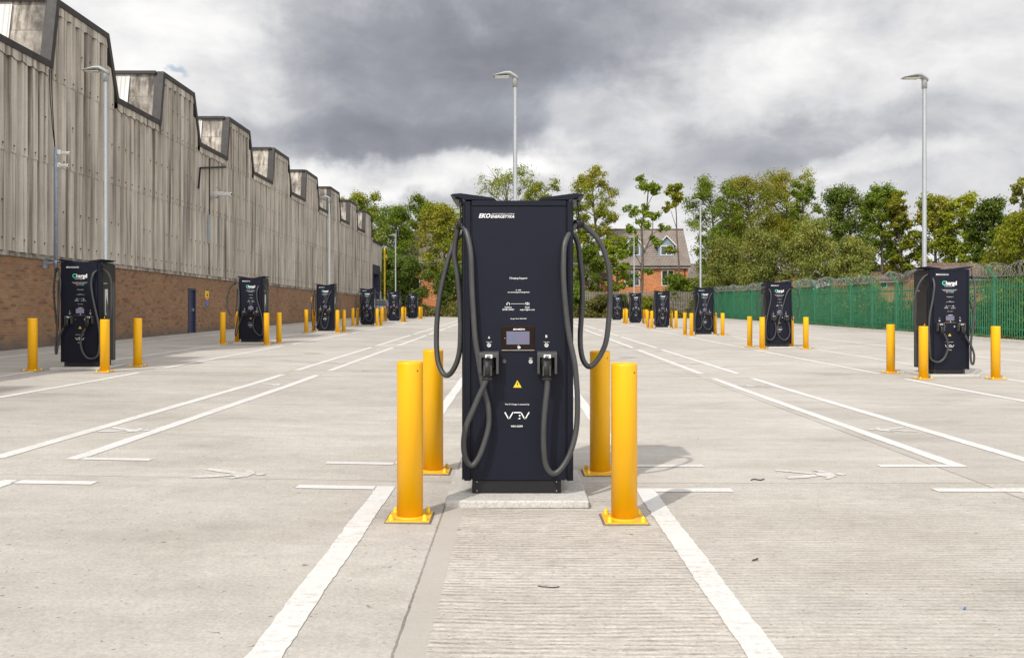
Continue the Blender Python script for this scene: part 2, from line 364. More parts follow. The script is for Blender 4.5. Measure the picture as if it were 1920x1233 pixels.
# ------------------------------------------------------------------ mesh building
class MB:
    def __init__(s): s.v = []; s.f = []; s.mi = []; s.mats = []; s.sm = []
    def mat(s, m):
        if m not in s.mats: s.mats.append(m)
        return s.mats.index(m)
    def add(s, vs, fs, m, smooth=False, mtx=None):
        o = len(s.v); i = s.mat(m)
        if mtx is not None: vs = [tuple(mtx @ Vector(v)) for v in vs]
        s.v += [tuple(v) for v in vs]
        for f in fs: s.f.append(tuple(o + k for k in f)); s.mi.append(i); s.sm.append(smooth)
    def box(s, x0, x1, y0, y1, z0, z1, m, bev=0.0, mtx=None):
        if bev <= 0:
            vs = [(x0,y0,z0),(x1,y0,z0),(x1,y1,z0),(x0,y1,z0),(x0,y0,z1),(x1,y0,z1),(x1,y1,z1),(x0,y1,z1)]
            fs = [(0,3,2,1),(4,5,6,7),(0,1,5,4),(1,2,6,5),(2,3,7,6),(3,0,4,7)]
            s.add(vs, fs, m, False, mtx); return
        b = bev
        xs = (x0, x0+b, x1-b, x1); ys = (y0, y0+b, y1-b, y1)
        def ring(ins, z):
            a = ins
            return [(x0+a+ (b if a==0 else 0), y0+a, z), (x1-a-(b if a==0 else 0), y0+a, z), (x1-a, y0+a+(b if a==0 else 0), z), (x1-a, y1-a-(b if a==0 else 0), z),
                    (x1-a-(b if a==0 else 0), y1-a, z), (x0+a+(b if a==0 else 0), y1-a, z), (x0+a, y1-a-(b if a==0 else 0), z), (x0+a, y0+a+(b if a==0 else 0), z)]
        def oct_(e, z):
            k = b
            return [(x0+k+e, y0+e, z), (x1-k-e, y0+e, z), (x1-e, y0+k+e, z), (x1-e, y1-k-e, z), (x1-k-e, y1-e, z), (x0+k+e, y1-e, z), (x0+e, y1-k-e, z), (x0+e, y0+k+e, z)]
        rs = [oct_(b*0.7, z0), oct_(0, z0+b), oct_(0, z1-b), oct_(b*0.7, z1)]
        vs = sum(rs, []); fs = []
        for r in range(3):
            for k in range(8): fs.append((r*8+k, r*8+(k+1)%8, (r+1)*8+(k+1)%8, (r+1)*8+k))
        fs.append(tuple(reversed(range(8)))); fs.append(tuple(range(24, 32)))
        s.add(vs, fs, m, False, mtx)
    def prism(s, poly, axis, a, b, m, mtx=None):
        """poly: 2-D outline, extruded along axis from a to b"""
        n = len(poly)
        def p(q, t): return {'x': (t, q[0], q[1]), 'y': (q[0], t, q[1]), 'z': (q[0], q[1], t)}[axis]
        vs = [p(q, a) for q in poly] + [p(q, b) for q in poly]
        fs = [tuple(range(n)), tuple(reversed(range(n, 2*n)))] + [(k, n+k, n+(k+1) % n, (k+1) % n) for k in range(n)]
        s.add(vs, fs, m, False, mtx)
    def lathe(s, prof, m, n=24, center=(0,0,0), axis='z', smooth=True, cap=True):
        cx, cy, cz = center; vs = []; fs = []
        for (r, h) in prof:
            for k in range(n):
                a = 2*PI*k/n; c_, s_ = r*math.cos(a), r*math.sin(a)
                if axis == 'z': vs.append((cx+c_, cy+s_, cz+h))
                elif axis == 'y': vs.append((cx+c_, cy+h, cz+s_))
                else: vs.append((cx+h, cy+c_, cz+s_))
        for r in range(len(prof)-1):
            for k in range(n):
                q = (r*n+k, r*n+(k+1) % n, (r+1)*n+(k+1) % n, (r+1)*n+k)
                fs.append(q if axis != 'y' else q[::-1])
        s.add(vs, fs, m, smooth)
        if cap:
            o = len(s.v)-len(vs)
            i = s.mat(m)
            s.f.append(tuple(o+k for k in range(n))[::-1]); s.mi.append(i); s.sm.append(False)
            s.f.append(tuple(o+(len(prof)-1)*n+k for k in range(n))); s.mi.append(i); s.sm.append(False)
    def tube(s, pts, rad, m, n=10, cap=True):
        P = [Vector(p) for p in pts]; N = len(P)
        if isinstance(rad, (int, float)): rad = [rad]*N
        vs = []; fs = []
        T = []
        for i in range(N):
            d = P[min(i+1, N-1)] - P[max(i-1, 0)]
            T.append(d.normalized() if d.length > 1e-9 else Vector((0,0,1)))
        up = Vector((0, 0, 1)) if abs(T[0].z) < 0.9 else Vector((1, 0, 0))
        nrm = (up - T[0]*up.dot(T[0])).normalized()
        for i in range(N):
            nrm = (nrm - T[i]*nrm.dot(T[i]))
            nrm = nrm.normalized() if nrm.length > 1e-6 else Vector((1,0,0))
            bi = T[i].cross(nrm)
            for k in range(n):
                a = 2*PI*k/n
                vs.append(tuple(P[i] + (nrm*math.cos(a) + bi*math.sin(a))*rad[i]))
        for i in range(N-1):
            for k in range(n): fs.append((i*n+k, i*n+(k+1) % n, (i+1)*n+(k+1) % n, (i+1)*n+k))
        if cap: fs.append(tuple(reversed(range(n)))); fs.append(tuple((N-1)*n+k for k in range(n)))
        s.add(vs, fs, m, True)
    def mesh(s, name):
        me = bpy.data.meshes.new(name)
        me.from_pydata(s.v, [], s.f)
        for m in s.mats: me.materials.append(m)
        me.polygons.foreach_set('material_index', s.mi)
        me.polygons.foreach_set('use_smooth', s.sm)
        me.update()
        return me
    def obj(s, name, parent=None): return link(name, s.mesh(name), parent)

def link(name, me, parent=None):
    o = bpy.data.objects.new(name, me); C.objects.link(o)
    if parent is not None: o.parent = parent
    return o
def tag(o, label=None, cat=None, group=None, kind=None):
    if label: o['label'] = label
    if cat: o['category'] = cat
    if group: o['group'] = group
    if kind: o['kind'] = kind
    return o
def thing(name, label, cat, loc=(0, 0, 0), rz=0, group=None):
    o = bpy.data.objects.new(name, None); o.empty_display_size = 0.2; C.objects.link(o)
    o.location = loc; o.rotation_euler = (0, 0, rz)
    return tag(o, label, cat, group)

def smooth_path(pts, per=6):
    """Catmull-Rom through the points"""
    P = [Vector(p) for p in pts]; out = []
    for i in range(len(P)-1):
        p0 = P[max(i-1, 0)]; p1 = P[i]; p2 = P[i+1]; p3 = P[min(i+2, len(P)-1)]
        for k in range(per):
            t = k/per
            out.append(0.5*((2*p1) + (p2-p0)*t + (2*p0-5*p1+4*p2-p3)*t*t + (3*p1-p0-3*p2+p3)*t*t*t))
    out.append(P[-1]); return out

# text as real flat letters
_tc = {}
def text_geo(txt, bold=0.0, shear=0.0):
    k = (txt, bold, shear)
    if k not in _tc:
        cu = bpy.data.curves.new('t', 'FONT'); cu.body = txt; cu.resolution_u = 3; cu.offset = bold; cu.shear = shear
        o = bpy.data.objects.new('t', cu); scene.collection.objects.link(o)
        bpy.context.view_layer.update()
        dg = bpy.context.evaluated_depsgraph_get()
        me = bpy.data.meshes.new_from_object(o.evaluated_get(dg))
        vs = [tuple(v.co) for v in me.vertices]; fs = [tuple(p.vertices) for p in me.polygons]
        bpy.data.objects.remove(o); bpy.data.curves.remove(cu); bpy.data.meshes.remove(me)
        _tc[k] = (vs, fs)
    return _tc[k]
def put_text(mb, txt, xc, zb, width, m, y=-0.0022, bold=0.012, shear=0.0, height=None, plane='front', left=False):
    """letters standing in the XZ plane facing -Y; width fixes the size unless height (cap) is given"""
    vs, fs = text_geo(txt, bold, shear)
    if not vs: return
    x0 = min(v[0] for v in vs); x1 = max(v[0] for v in vs)
    sx = width/(x1-x0); sz = sx if height is None else height/0.73
    if left: off = xc
    else: off = xc - width/2
    pts = [((v[0]-x0)*sx, v[1]*sz) for v in vs]
    if plane == 'front': out = [(off+p[0], y, zb+p[1]) for p in pts]
    elif plane == 'right': out = [(y, off+p[0], zb+p[1]) for p in pts]      # facing +X
    else: out = [(y, off-p[0]+width, zb+p[1]) for p in pts]                   # facing -X
    mb.add(out, fs, m)
CAMZ, F, HY, VX = 1.312, 1600.0, 578.0, 965.0
def g(x, y):
    """height of the car park surface: slight rise to the warehouse side and away from the camera"""
    return 0.0167*max(0.0, -x) + 0.0062*max(0.0, y-14.0)

# ================================================================== ground
def grid_sheet(name, xs, ys, hf, m, kind, label=None):
    mb = MB(); vs = [(x, y, hf(x, y)) for y in ys for x in xs]; n = len(xs)
    fs = [(j*n+i, j*n+i+1, (j+1)*n+i+1, (j+1)*n+i) for j in range(len(ys)-1) for i in range(n-1)]
    mb.add(vs, fs, m); o = mb.obj(name); tag(o, kind=kind)
    return o
def terrain_h(x, y):
    b = min(1.0, max(0.0, (y-79)/8.0)); e = max(0.0, (x-18.6)/20.0)
    return -0.10 + b*1.15 + 0.45*min(1, max(0, (y-14)/65)) * (1 if y < 79 else 1) + min(0.25, e)
grid_sheet('ground', [-900, -300, -100, -40, -13.5, 0, 17.6, 19, 24, 40, 100, 300, 900], [-300, -60, 0, 14, 30, 50, 70, 79, 83, 87, 120, 200, 400, 1200],
           lambda x, y: terrain_h(x, y) if y < 300 and abs(x) < 200 else 0.6, M['ground'], 'structure')
park = grid_sheet('car_park', [-14.5, -9, -4, 0, 9, 17.55], [-14, -6, 2, 8, 14, 20, 30, 40, 50, 60, 70, 79.5], g, M['concrete'], 'structure')
# gravelly strip beyond the last slabs
kb = MB()
for a, b in ((12, 30), (30, 50), (50, 79)):
    za, zb = g(17, a), g(17, b)
    kb.add([(17.55, a, za-.2), (17.75, a, za-.2), (17.75, a, za+.11), (17.55, a, za+.11), (17.55, b, zb-.2), (17.75, b, zb-.2), (17.75, b, zb+.11), (17.55, b, zb+.11)],
           [(0, 1, 2, 3), (7, 6, 5, 4), (3, 2, 6, 7), (0, 3, 7, 4), (1, 5, 6, 2)], M['plinth'])
tag(kb.obj('kerb'), kind='structure')

# painted markings: parts of the car park
class Marks:
    def __init__(s): s.m = MB(); s.w = MB()
    def quad(s, x0, x1, y0, y1, worn=False, lift=0.004):
        mb = s.w if worn else s.m; m = M['marking_worn'] if worn else M['marking']
        if y0 < 17 and y1-y0 > .5 and x0 < 7.3 and x1 > -7.1: return s.rough(x0, x1, y0, y1, mb, m, lift)
        n = max(1, int(abs(y1-y0)/1.5))
        for k in range(n):
            a = y0+(y1-y0)*k/n; b = y0+(y1-y0)*(k+1)/n
            xm = [x0, x1] if not (x0 < -9 < x1) else [x0, -9, x1]
            for i in range(len(xm)-1):
                p, q = xm[i], xm[i+1]
                mb.add([(p, a, g(p, a)+lift), (q, a, g(q, a)+lift), (q, b, g(q, b)+lift), (p, b, g(p, b)+lift)], [(0, 1, 2, 3)], m)
    def rough(s, x0, x1, y0, y1, mb, m, lift):
        # hand sprayed edge: a few millimetres of wander
        r = random.Random(int(x0*1000)+int(y0*77)); n = max(2, int((y1-y0)/.045)); vs = []
        for k in range(n+1):
            y = y0+(y1-y0)*k/n
            a = x0+r.gauss(0, .0022)+.003*math.sin(y*5.1+x0*3); b = x1+r.gauss(0, .0022)+.003*math.sin(y*4.3+x1*7)
            vs += [(a, y, g(a, y)+lift), (b, y, g(b, y)+lift)]
        mb.add(vs, [(2*k, 2*k+1, 2*k+3, 2*k+2) for k in range(n)], m)
mk = Marks()
W = 0.066
for k in range(-1, 8):
    y0 = 7.06+9.77*k; y1 = 15.86+9.77*k
    if k == -1: y1 = 6.22
    for x in (-0.935, 0.94):
        if k != 0 or True: mk.quad(x-W, x+W, y0 if k != 0 else 7.12, y1 if k != 0 else 15.9)
    for x in (-3.66, 3.69): mk.quad(x-W, x+W, y0, y1)
    for x in (-4.30, 4.42): mk.quad(x-W, x+W, y0 if k > -1 else 2, y1 if k > 0 or k == -1 else y1)
    for x in (-6.93, 7.2, -8.80, 9.05): mk.quad(x-W, x+W, y0, y1-.1)
    for x in (-11.4, 12.1): mk.quad(x-W, x+W, y0+1, y1+1.6)
    # short return dashes at each end of a bay
    for s_ in (-1, 1):
        for (a, b) in ((1.01, 1.57), (3.03, 3.62)):
            xa, xb = sorted((s_*a, s_*b))
            mk.quad(xa, xb, y0+.0005, y0+.10, worn=(k > 0)); mk.quad(xa, xb, y1-.12, y1-.001, worn=(k > 0))
        for (a, b) in ((5.0, 5.7), (6.25, 6.86), (9.12, 9.8)):
            xa, xb = sorted((s_*a + (0 if s_ < 0 else .27*(a > 6)), s_*b + (0 if s_ < 0 else .27*(a > 6))))
            mk.quad(xa, xb, y1-.20, y1-.10, worn=True)
o = mk.m.obj('bay_line', park); o = mk.w.obj('bay_line', park); o['label'] = 'worn short return dashes'

def walker(cx, cy, mirror=1, worn=False, sc=1.0):
    """pedestrian pictogram painted on the ground, head towards +X*mirror"""
    mb = MB(); m = M['marking_worn'] if worn else M['marking']
    def P(u, v): # u along the body (0 feet .. 1 head), v across
        x = cx + mirror*(u-0.5)*0.46*sc; y = cy + v*0.44*sc; return (x, y, g(x, y)+0.0045)
    parts = [[(.86, -.10), (.93, -.16), (1.0, -.10), (1.0, .02), (.93, .08), (.86, .02)],
             [(.52, -.20), (.80, -.26), (.84, -.02), (.80, .14), (.52, .08)],
             [(.55, -.2), (.76, -.26), (.62, -.44), (.54, -.40), (.64, -.28)],
             [(.56, .06), (.80, .12), (.66, .32), (.58, .30), (.66, .16)],
             [(.52, -.22), (.54, -.04), (.28, -.16), (.0, -.26), (.0, -.42), (.30, -.36)],
             [(.54, -.06), (.52, .12), (.30, .24), (.02, .40), (.0, .24), (.28, .06)]]
    for p in parts: mb.add([P(*q) for q in p], [tuple(range(len(p)))], m)
    return mb.obj('walking_figure_symbol', park)
for k in range(0, 5):
    walker(-3.97, 8.75+5.2*k, 1); walker(4.06, 9.25+5.2*k, -1, worn=True)
walker(-2.18, 6.6, 1, True, 1.1); walker(2.36, 6.77, 1, True, 1.1)

# ================================================================== charging stations
DX = 969.0; SC = 275.0
def fx(px): return (px-DX)/SC
def fz(py): return (925.0-py)/SC
_cache = {}
def part(name, key, fn, parent, label=None):
    if key not in _cache:
        mb = MB(); fn(mb); _cache[key] = mb.mesh(name)
    o = link(name, _cache[key], parent)
    if label: o['label'] = label
    return o

def f_cabinet(mb):
    mb.box(-.372, .372, .020, .66, .092, 1.972, M['navy_dark'], .006)
    mb.box(-.300, .300, .0105, .0205, .10, 1.95, M['gap'])
def f_panel(mb): mb.box(fx(885.5), fx(1060.2), 0.0, .0100, .092, fz(387.4), M['navy'], .003)
def f_topband(mb):
    mb.box(fx(884.0), fx(1061.6), -.001, .0190, fz(386.0), 1.996, M['navy'], .003)
    mb.box(-.372, .372, .021, .60, 1.9725, 1.992, M['navy'], .004)
def f_pillar(sx):
    def fn(mb):
        a, b = (fx(869.8), fx(883.0)) if sx < 0 else (fx(1062.6), fx(1075.0))
        poly = [(a, .012), (a+.010, .002), (b-.006, .002), (b, .008), (b, .0195), (a, .0195)] if sx < 0 else [(a, .008), (a+.006, .002), (b-.010, .002), (b, .012), (b, .0195), (a, .0195)]
        mb.prism(poly, 'z', .088, 1.99, M['navy'])
        x = -.375 if sx < 0 else .375
        mb.box(min(x, x*.99), max(x, x*.99), .020, .075, .088, 1.99, M['navy'], .001)
    return fn
def f_base(mb):
    mb.box(fx(885), fx(1052), .012, .62, 0.0, .0915, M['plastic'], .004)
    for px in (894, 1043.5):
        for z in (.018, .080): mb.lathe([(.0052, .0115), (.0052, .009), (.003, .008)], M['steel'], 10, (fx(px), 0, z), 'y')
def f_arm(sx):
    def fn(mb):
        pts = [(843.5, 364.8), (848, 362.6), (863, 361.4), (926, 370.0), (930.5, 374.6), (871, 373.2), (858, 368.6)]
        poly = [(fx(p[0]), fz(p[1])) for p in pts]
        if sx > 0: poly = [(-x+.008, z) for x, z in poly][::-1]
        mb.prism(poly, 'y', .022, .50, M['navy'])
        x0, x1 = sorted((sx*.438, sx*.385))
        mb.box(x0, x1, .05, .47, fz(373.0), fz(372.2)+.001, M['plastic_grey'])
    return fn
def f_side(sx, notice):
    def fn(mb):
        x0 = sx*.3735
        def bx(y0, y1, z0, z1, m, o0, o1):
            a, b = sorted((x0+sx*o0, x0+sx*o1)); mb.box(a, b, y0, y1, z0, z1, m)
        bx(.11, .60, .13, 1.62, M['navy_dark'], 0, .006)
        bx(.12, .59, 1.66, 1.93, M['plastic'], 0, .004)
        bx(.14, .30, 1.70, 1.88, M['gap'], .004, .0055)
        bx(.52, .60, .13, 1.62, M['plastic_grey'], .0062, .0085)
    return fn
def f_side_print(sx, notice):
    def fn(mb):
        x = sx*(.3735+.0072)
        pl = 'right' if sx > 0 else 'left'
        put_text(mb, 'EKOENERGETYKA', .145 if sx > 0 else .40, 1.585, .15 if sx > 0 else .15, M['white'], y=x+.0004*sx, bold=.03, shear=.2, plane=pl, left=True)
        if notice:
            a, b = sorted((x-sx*.0005, x+sx*.0012)); mb.box(a, b, .20, .315, .98, 1.48, M['pale_sheet'])
            for k in range(14): mb.add([(b+.0006, .212, 1.44-.033*k), (b+.0006, .30-(.02*(k % 3)), 1.44-.033*k), (b+.0006, .30-(.02*(k % 3)), 1.446-.033*k), (b+.0006, .212, 1.446-.033*k)], [(0, 1, 2, 3)], M['grey_print'])
        xx = x + sx*.0008
        mb.add([(xx, .16, .92), (xx, .215, .92), (xx, .1875, .97)], [(0, 1, 2)], M['sign_yellow'])
    return fn
def f_holster(px):
    def fn(mb):
        cx = fx(px); zt = fz(657.5); t = .016; w = .066
        # hood: sloping top and two cheeks, open below
        def cheek(xa, xb): mb.prism([(-.001, zt), (-.060, zt-.006), (-.078, zt-.024), (-.078, zt-.150), (-.001, zt-.165)], 'x', xa, xb, M['plastic_grey'])
        cheek(cx-w, cx-w+t); cheek(cx+w-t, cx+w)
        mb.prism([(-.001, zt-.0005), (-.0595, zt-.0065), (-.0775, zt-.0245), (-.0775, zt-.040), (-.001, zt-.040)], 'x', cx-w+t, cx+w-t, M['plastic_grey'])
        mb.box(cx-w+t, cx+w-t, -.006, -.0015, zt-.165, zt-.0405, M['gap'])
        mb.lathe([(.046, 0), (.046, -.022), (.036, -.026)], M['plastic'], 20, (cx, -.006, zt-.095), 'y')
    return fn
def f_badge(px):
    def fn(mb):
        cx = fx(px); zt = fz(657.5)
        mb.box(cx-.024, cx+.024, -.0800, -.0785, zt-.045, zt-.021, M['white'])
        ring = []
        mb.lathe([(.0075, 0), (.0075, -.0012)], M['black'], 14, (cx, -.0801, zt-.033), 'y')
        mb.lathe([(.0035, 0), (.0035, -.0012)], M['white'], 10, (cx, -.0815, zt-.033), 'y')
        for s_ in (-1, 1): mb.add([(cx+s_*.008, -.0806, zt-.028), (cx+s_*.015, -.0806, zt-.033), (cx+s_*.008, -.0806, zt-.038)], [(0, 1, 2)], M['black'])
    return fn
def f_connector(px):
    def fn(mb):
        cx = fx(px); zt = fz(669)
        # nose in the holster, angled grip, collar
        secs = [(-.020, zt-.030, .036, .030), (-.070, zt-.026, .037, .030), (-.098, zt-.040, .034, .032), (-.112, zt-.085, .029, .027), (-.112, zt-.120, .030, .024), (-.108, zt-.135, .026, .022)]
        n = 12; vs = []; fs = []
        for k, (y, z, rx, rz) in enumerate(secs):
            ang = min(1.0, k/3.0)*R(75)
            for i in range(n):
                a = 2*PI*i/n; cu, su = math.cos(a), math.sin(a)
                ex = math.copysign(abs(cu)**.7, cu)*rx; ez = math.copysign(abs(su)**.7, su)*rz
                vs.append((cx+ex, y - ez*math.sin(ang), z + ez*math.cos(ang)))
        for k in range(len(secs)-1):
            for i in range(n): fs.append((k*n+i, (k+1)*n+i, (k+1)*n+(i+1) % n, k*n+(i+1) % n))
        fs.append(tuple(range(n))); fs.append(tuple(reversed(range((len(secs)-1)*n, len(secs)*n))))
        mb.add(vs, fs, M['plastic'], True)
        mb.box(cx-.013, cx+.013, -.122, -.075, zt-.010, zt+.004, M['plastic'], .004)
        for s_ in (-.028, .017): mb.box(cx+s_, cx+s_+.011, -.136, -.10, zt-.120, zt-.050, M['plastic_grey'], .003)
        mb.lathe([(.013, 0), (.013, -.004), (.008, -.005)], M['gap'], 12, (cx-.002, -.136, zt-.105), 'y')
        mb.box(cx-.034, cx+.034, -.130, -.085, zt-.150, zt-.132, M['plastic'], .005)
    return fn
def f_bezel(mb):
    mb.box(fx(940.7), fx(1001.8), -.010, -.0005, fz(655.6), fz(611.2), M['bezel'], .002)
    mb.box(fx(940.7), fx(1001.8), -.012, -.0005, fz(656.6), fz(655.7), M['steel'])
def f_bezel_logo(mb):
    put_text(mb, 'EKO', 964.5 and fx(965.6), fz(618.2), .026, M['white'], y=-.0105, bold=.06, shear=.3)
    put_text(mb, 'ENERGETYKA', fx(977), fz(618.2), .052, M['white'], y=-.0105, bold=.05, shear=.3, height=.0095)
def f_bezel_card(mb):
    cx, cz = fx(971.6), fz(650.4)   # contactless card symbol
    for k in range(3):
        r0 = .006+.005*k
        pts = [(cx-.010+r0*math.cos(a), -.0106, cz+r0*math.sin(a)) for a in np.linspace(-.9, .9, 6)]; pt2 = [(cx-.010+(r0+.0024)*math.cos(a), -.0106, cz+(r0+.0024)*math.sin(a)) for a in np.linspace(-.9, .9, 6)]
        mb.add(pts+pt2, [(i, i+1, 7+i, 6+i) for i in range(5)], M['white'])
    mb.add([(cx+.006, -.0106, cz+.006), (cx+.017, -.0106, cz+.001), (cx+.012, -.0106, cz-.009), (cx+.001, -.0106, cz-.004)], [(0, 1, 2, 3)], M['white'])
def f_bezel_led(mb):
    mb.lathe([(.0022, 0), (.0022, -.001)], M['white'], 8, (fx(946.6), -.0103, fz(633.6)), 'y')
def f_display(mb):
    mb.box(fx(949.6), fx(992.6), -.0112, -.0102, fz(645.2), fz(620.9), M['screen'])
def f_display_print(mb):
    y = -.0118
    put_text(mb, 'EKOENERGETYKA', fx(983.2), fz(624.6), .056, M['grey_print'], y=y, bold=.03, shear=.2)
    for px, m, t_ in ((960.5, 'grey_print', 'A'), (980.5, 'red', 'B')):
        put_text(mb, 'CHARGE ' + t_, fx(px), fz(629.4), .030, M[m], y=y)
        x = fx(px)
        for k in range(3):
            for (a, b, c, d) in ((-.008, .008, 0, .0012), (-.008, -.0066, 0, .009), (.0066, .008, 0, .009)):
                mb.add([(x+a, y, fz(639.5)+.0095*k+c), (x+b, y, fz(639.5)+.0095*k+c), (x+b, y, fz(639.5)+.0095*k+d), (x+a, y, fz(639.5)+.0095*k+d)], [(0, 1, 2, 3)], M[m])
    put_text(mb, 'Select connector', fx(971.5), fz(643.8), .034, M['red'], y=y)
def f_button(px, py, m, r=.0152):
    def fn(mb):
        mb.lathe([(r, 0), (r, -.004), (r*.86, -.0055), (r*.70, -.0045), (.001, -.0045)], M[m], 20, (fx(px), -.0003, fz(py)), 'y')
        if m == 'steel':
            for a in (0.4, 2.6, 4.4): mb.box(fx(px)+r*.42*math.cos(a)-.0018, fx(px)+r*.42*math.cos(a)+.0018, -.0060, -.0046, fz(py)+r*.42*math.sin(a)-.002, fz(py)+r*.42*math.sin(a)+.002, M['grey_print'])
    return fn
def f_sticker(mb):
    x0, x1, xm = fx(960.9), fx(979.2), fx(970.0); z0, z1 = fz(726.8), fz(710.8)
    mb.prism([(x0, z0), (x1, z0), (xm, z1)], 'y', -.0014, -.0003, M['black'])
    i = .0035
    mb.prism([(x0+i*1.5, z0+i*.8), (x1-i*1.5, z0+i*.8), (xm, z1-i*1.8)], 'y', -.0020, -.00145, M['sign_yellow'])
    zc = z0+.021
    mb.add([(xm+.002, -.0024, zc+.019), (xm-.006, -.0024, zc+.001), (xm, -.0024, zc+.002), (xm-.002, -.0024, zc-.013), (xm+.006, -.0024, zc+.006), (xm+.001, -.0024, zc+.005), (xm+.006, -.0024, zc+.019)], [(0, 1, 2, 5, 6), (2, 3, 4, 5)], M['black'])
def stroke(mb, pts, w, m, y=-.0022):
    """flat line of constant width through XZ points"""
    for i in range(len(pts)-1):
        a = Vector(pts[i]); b = Vector(pts[i+1]); d = (b-a).normalized(); n = Vector((-d[1], d[0]))*w/2; e = d*w*.32
        q = [a-n-e, b-n+e, b+n+e, a+n-e]
        mb.add([(p[0], y-i*.00006, p[1]) for p in q], [(0, 1, 2, 3)], m)
def f_print(central, which):
    def maker(mb):
        Wt = M['white']
        put_text(mb, 'EKO', fx(908.6), fz(408.2), .080, Wt, bold=.03, shear=.28, height=.029)
        put_text(mb, 'ENERGETYKA', fx(942.0), fz(408.6), .160, Wt, bold=.022, shear=.28, height=.0195)
        put_text(mb, 'SMART ENERGY SYSTEMS', fx(943.0), fz(402.3), .156, M['pale_sheet'], bold=.01, shear=.2, height=.0088)
    def brand(mb):
        Wt = M['white']
        if True:
            put_text(mb, 'C', fx(939), fz(459), .064, M['teal'], bold=.03, height=.078)
            put_text(mb, 'hargd', fx(978.5), fz(459), .208, Wt, bold=.03, height=.076)
            put_text(mb, 'by ekoenergetyka', fx(962), fz(467.5), .145, Wt, bold=.02)
    def nettext(mb):
        Wt = M['white']
        if True:
            for k, s_ in enumerate(('Ultra rapid charging for electric vans, trucks and cars', 'Plug in, follow the steps on the screen and', 'start your charge today')):
                put_text(mb, s_, fx(969.5), fz(485+4.9*k), (.29, .235, .15)[k], Wt, bold=.015, height=.0105)
            for px, m, w in ((957, 'orange', .045), (971, 'blue', .035), (984, 'teal', .05)): put_text(mb, {'orange': 'charge', 'blue': 'drive', 'teal': 'save'}[m], fx(px), fz(499.8), w, M[m], bold=.03, height=.0105)
    def support(mb):
        Wt = M['white']
        put_text(mb, 'Charging Support', fx(971.8), fz(522.8), .122, Wt, bold=.008)
    def address(mb):
        Wt = M['white']
        put_text(mb, 'or visit', fx(971.8), fz(544.6), .036, Wt, bold=.01)
        put_text(mb, 'vev.com/support/chargertech', fx(972.0), fz(548.6), .150, Wt, bold=.01)
    def contact(mb):
        Wt = M['white']
        hx, hz = fx(952.8), fz(569.4)
        arc = [(hx+.0085*math.cos(a), hz+.0085*math.sin(a)) for a in np.linspace(-.6, PI+.6, 10)]
        stroke(mb, arc, .0030, Wt); stroke(mb, [(hx-.009, hz-.006), (hx-.009, hz+.002)], .005, Wt); stroke(mb, [(hx+.009, hz-.006), (hx+.009, hz+.002)], .005, Wt)
        stroke(mb, [(fx(958.2), fz(569.3)), (fx(983.2), fz(569.3))], .0026, M['pale_sheet'])
        ex, ez = fx(988.6), fz(569.3)
        for dx, dz in ((-.004, .002), (.005, -.001)): stroke(mb, [(ex+dx-.0085, ez+dz-.005), (ex+dx+.0085, ez+dz-.005), (ex+dx+.0085, ez+dz+.006), (ex+dx-.0085, ez+dz+.006), (ex+dx-.0085, ez+dz-.005)], .0022, Wt)
        put_text(mb, 'Helpline', fx(952.8), fz(577), .046, Wt, bold=.012)
        put_text(mb, '02780 100521', fx(952.8), fz(581.4), .078, Wt, bold=.016)
        put_text(mb, 'Email', fx(988.6), fz(577), .029, Wt, bold=.012)
        put_text(mb, 'support@vev.com', fx(988.6), fz(581.4), .100, Wt, bold=.014)
    def cname(mb):
        Wt = M['white']
        put_text(mb, 'Charger Name: EKO40-009', fx(972), fz(598), .110, Wt, bold=.012)
    def letters(mb):
        Wt = M['white']
        put_text(mb, 'A', fx(916.8), fz(634.4), .0150, Wt, bold=.01)
    def letters2(mb):
        Wt = M['white']
        put_text(mb, 'B', fx(1024.4), fz(632.4), .0125, Wt, bold=.02)
    def cap1(mb):
        Wt = M['white']
        put_text(mb, 'START / STOP', fx(917), fz(641.4), .040, Wt, bold=.015)
    def cap2(mb):
        Wt = M['white']
        put_text(mb, 'START / STOP', fx(1024.4), fz(641.4), .040, Wt, bold=.015)
    def cap3(mb):
        Wt = M['white']
        put_text(mb, 'STOP', fx(995), fz(672.2), .022, Wt, bold=.015)
    def operator(mb):
        Wt = M['white']
        put_text(mb, 'This EV Charger is operated by', fx(969.4), fz(758.6), .166, Wt, bold=.010)
    def vlogo(mb):
        Wt = M['white']
        z1, z0 = fz(772.8), fz(784.0); t = .0076
        def X(u): return fx(930+u/17.61)
        stroke(mb, [(X(295), z1), (X(405), z0)], t, Wt); stroke(mb, [(X(405), z0), (X(440), z0)], t, Wt); stroke(mb, [(X(440), z0), (X(552), z1)], t, Wt)
        stroke(mb, [(X(595), z1), (X(825), z1)], t, Wt); stroke(mb, [(X(825), z1), (X(932), z0)], t, Wt); stroke(mb, [(X(932), z0), (X(970), z0)], t, Wt); stroke(mb, [(X(970), z0), (X(1085), z1)], t, Wt)
        if central:
            mb.lathe([(.0058, 0), (.0058, -.001)], Wt, 10, (X(780), -.0015, (z0+z1)/2), 'y')
            mb.add([(X(725), -.0022, z0-.004), (X(795), -.0022, z0-.004), (X(805), -.0022, z0+.006), (X(770), -.0022, z0+.005)], [(0, 1, 2, 3)], Wt)
        else:
            stroke(mb, [(X(620), (z0+z1)/2), (X(800), (z0+z1)/2)], t*.9, Wt); stroke(mb, [(X(620), z0), (X(860), z0)], t*.9, Wt); stroke(mb, [(X(610), (z0+z1)/2), (X(610), z0)], t*.9, Wt)
    def web(mb):
        Wt = M['white']
        put_text(mb, 'vev.com', fx(968.8), fz(800), .080, Wt, bold=.014)
    return locals()[which]

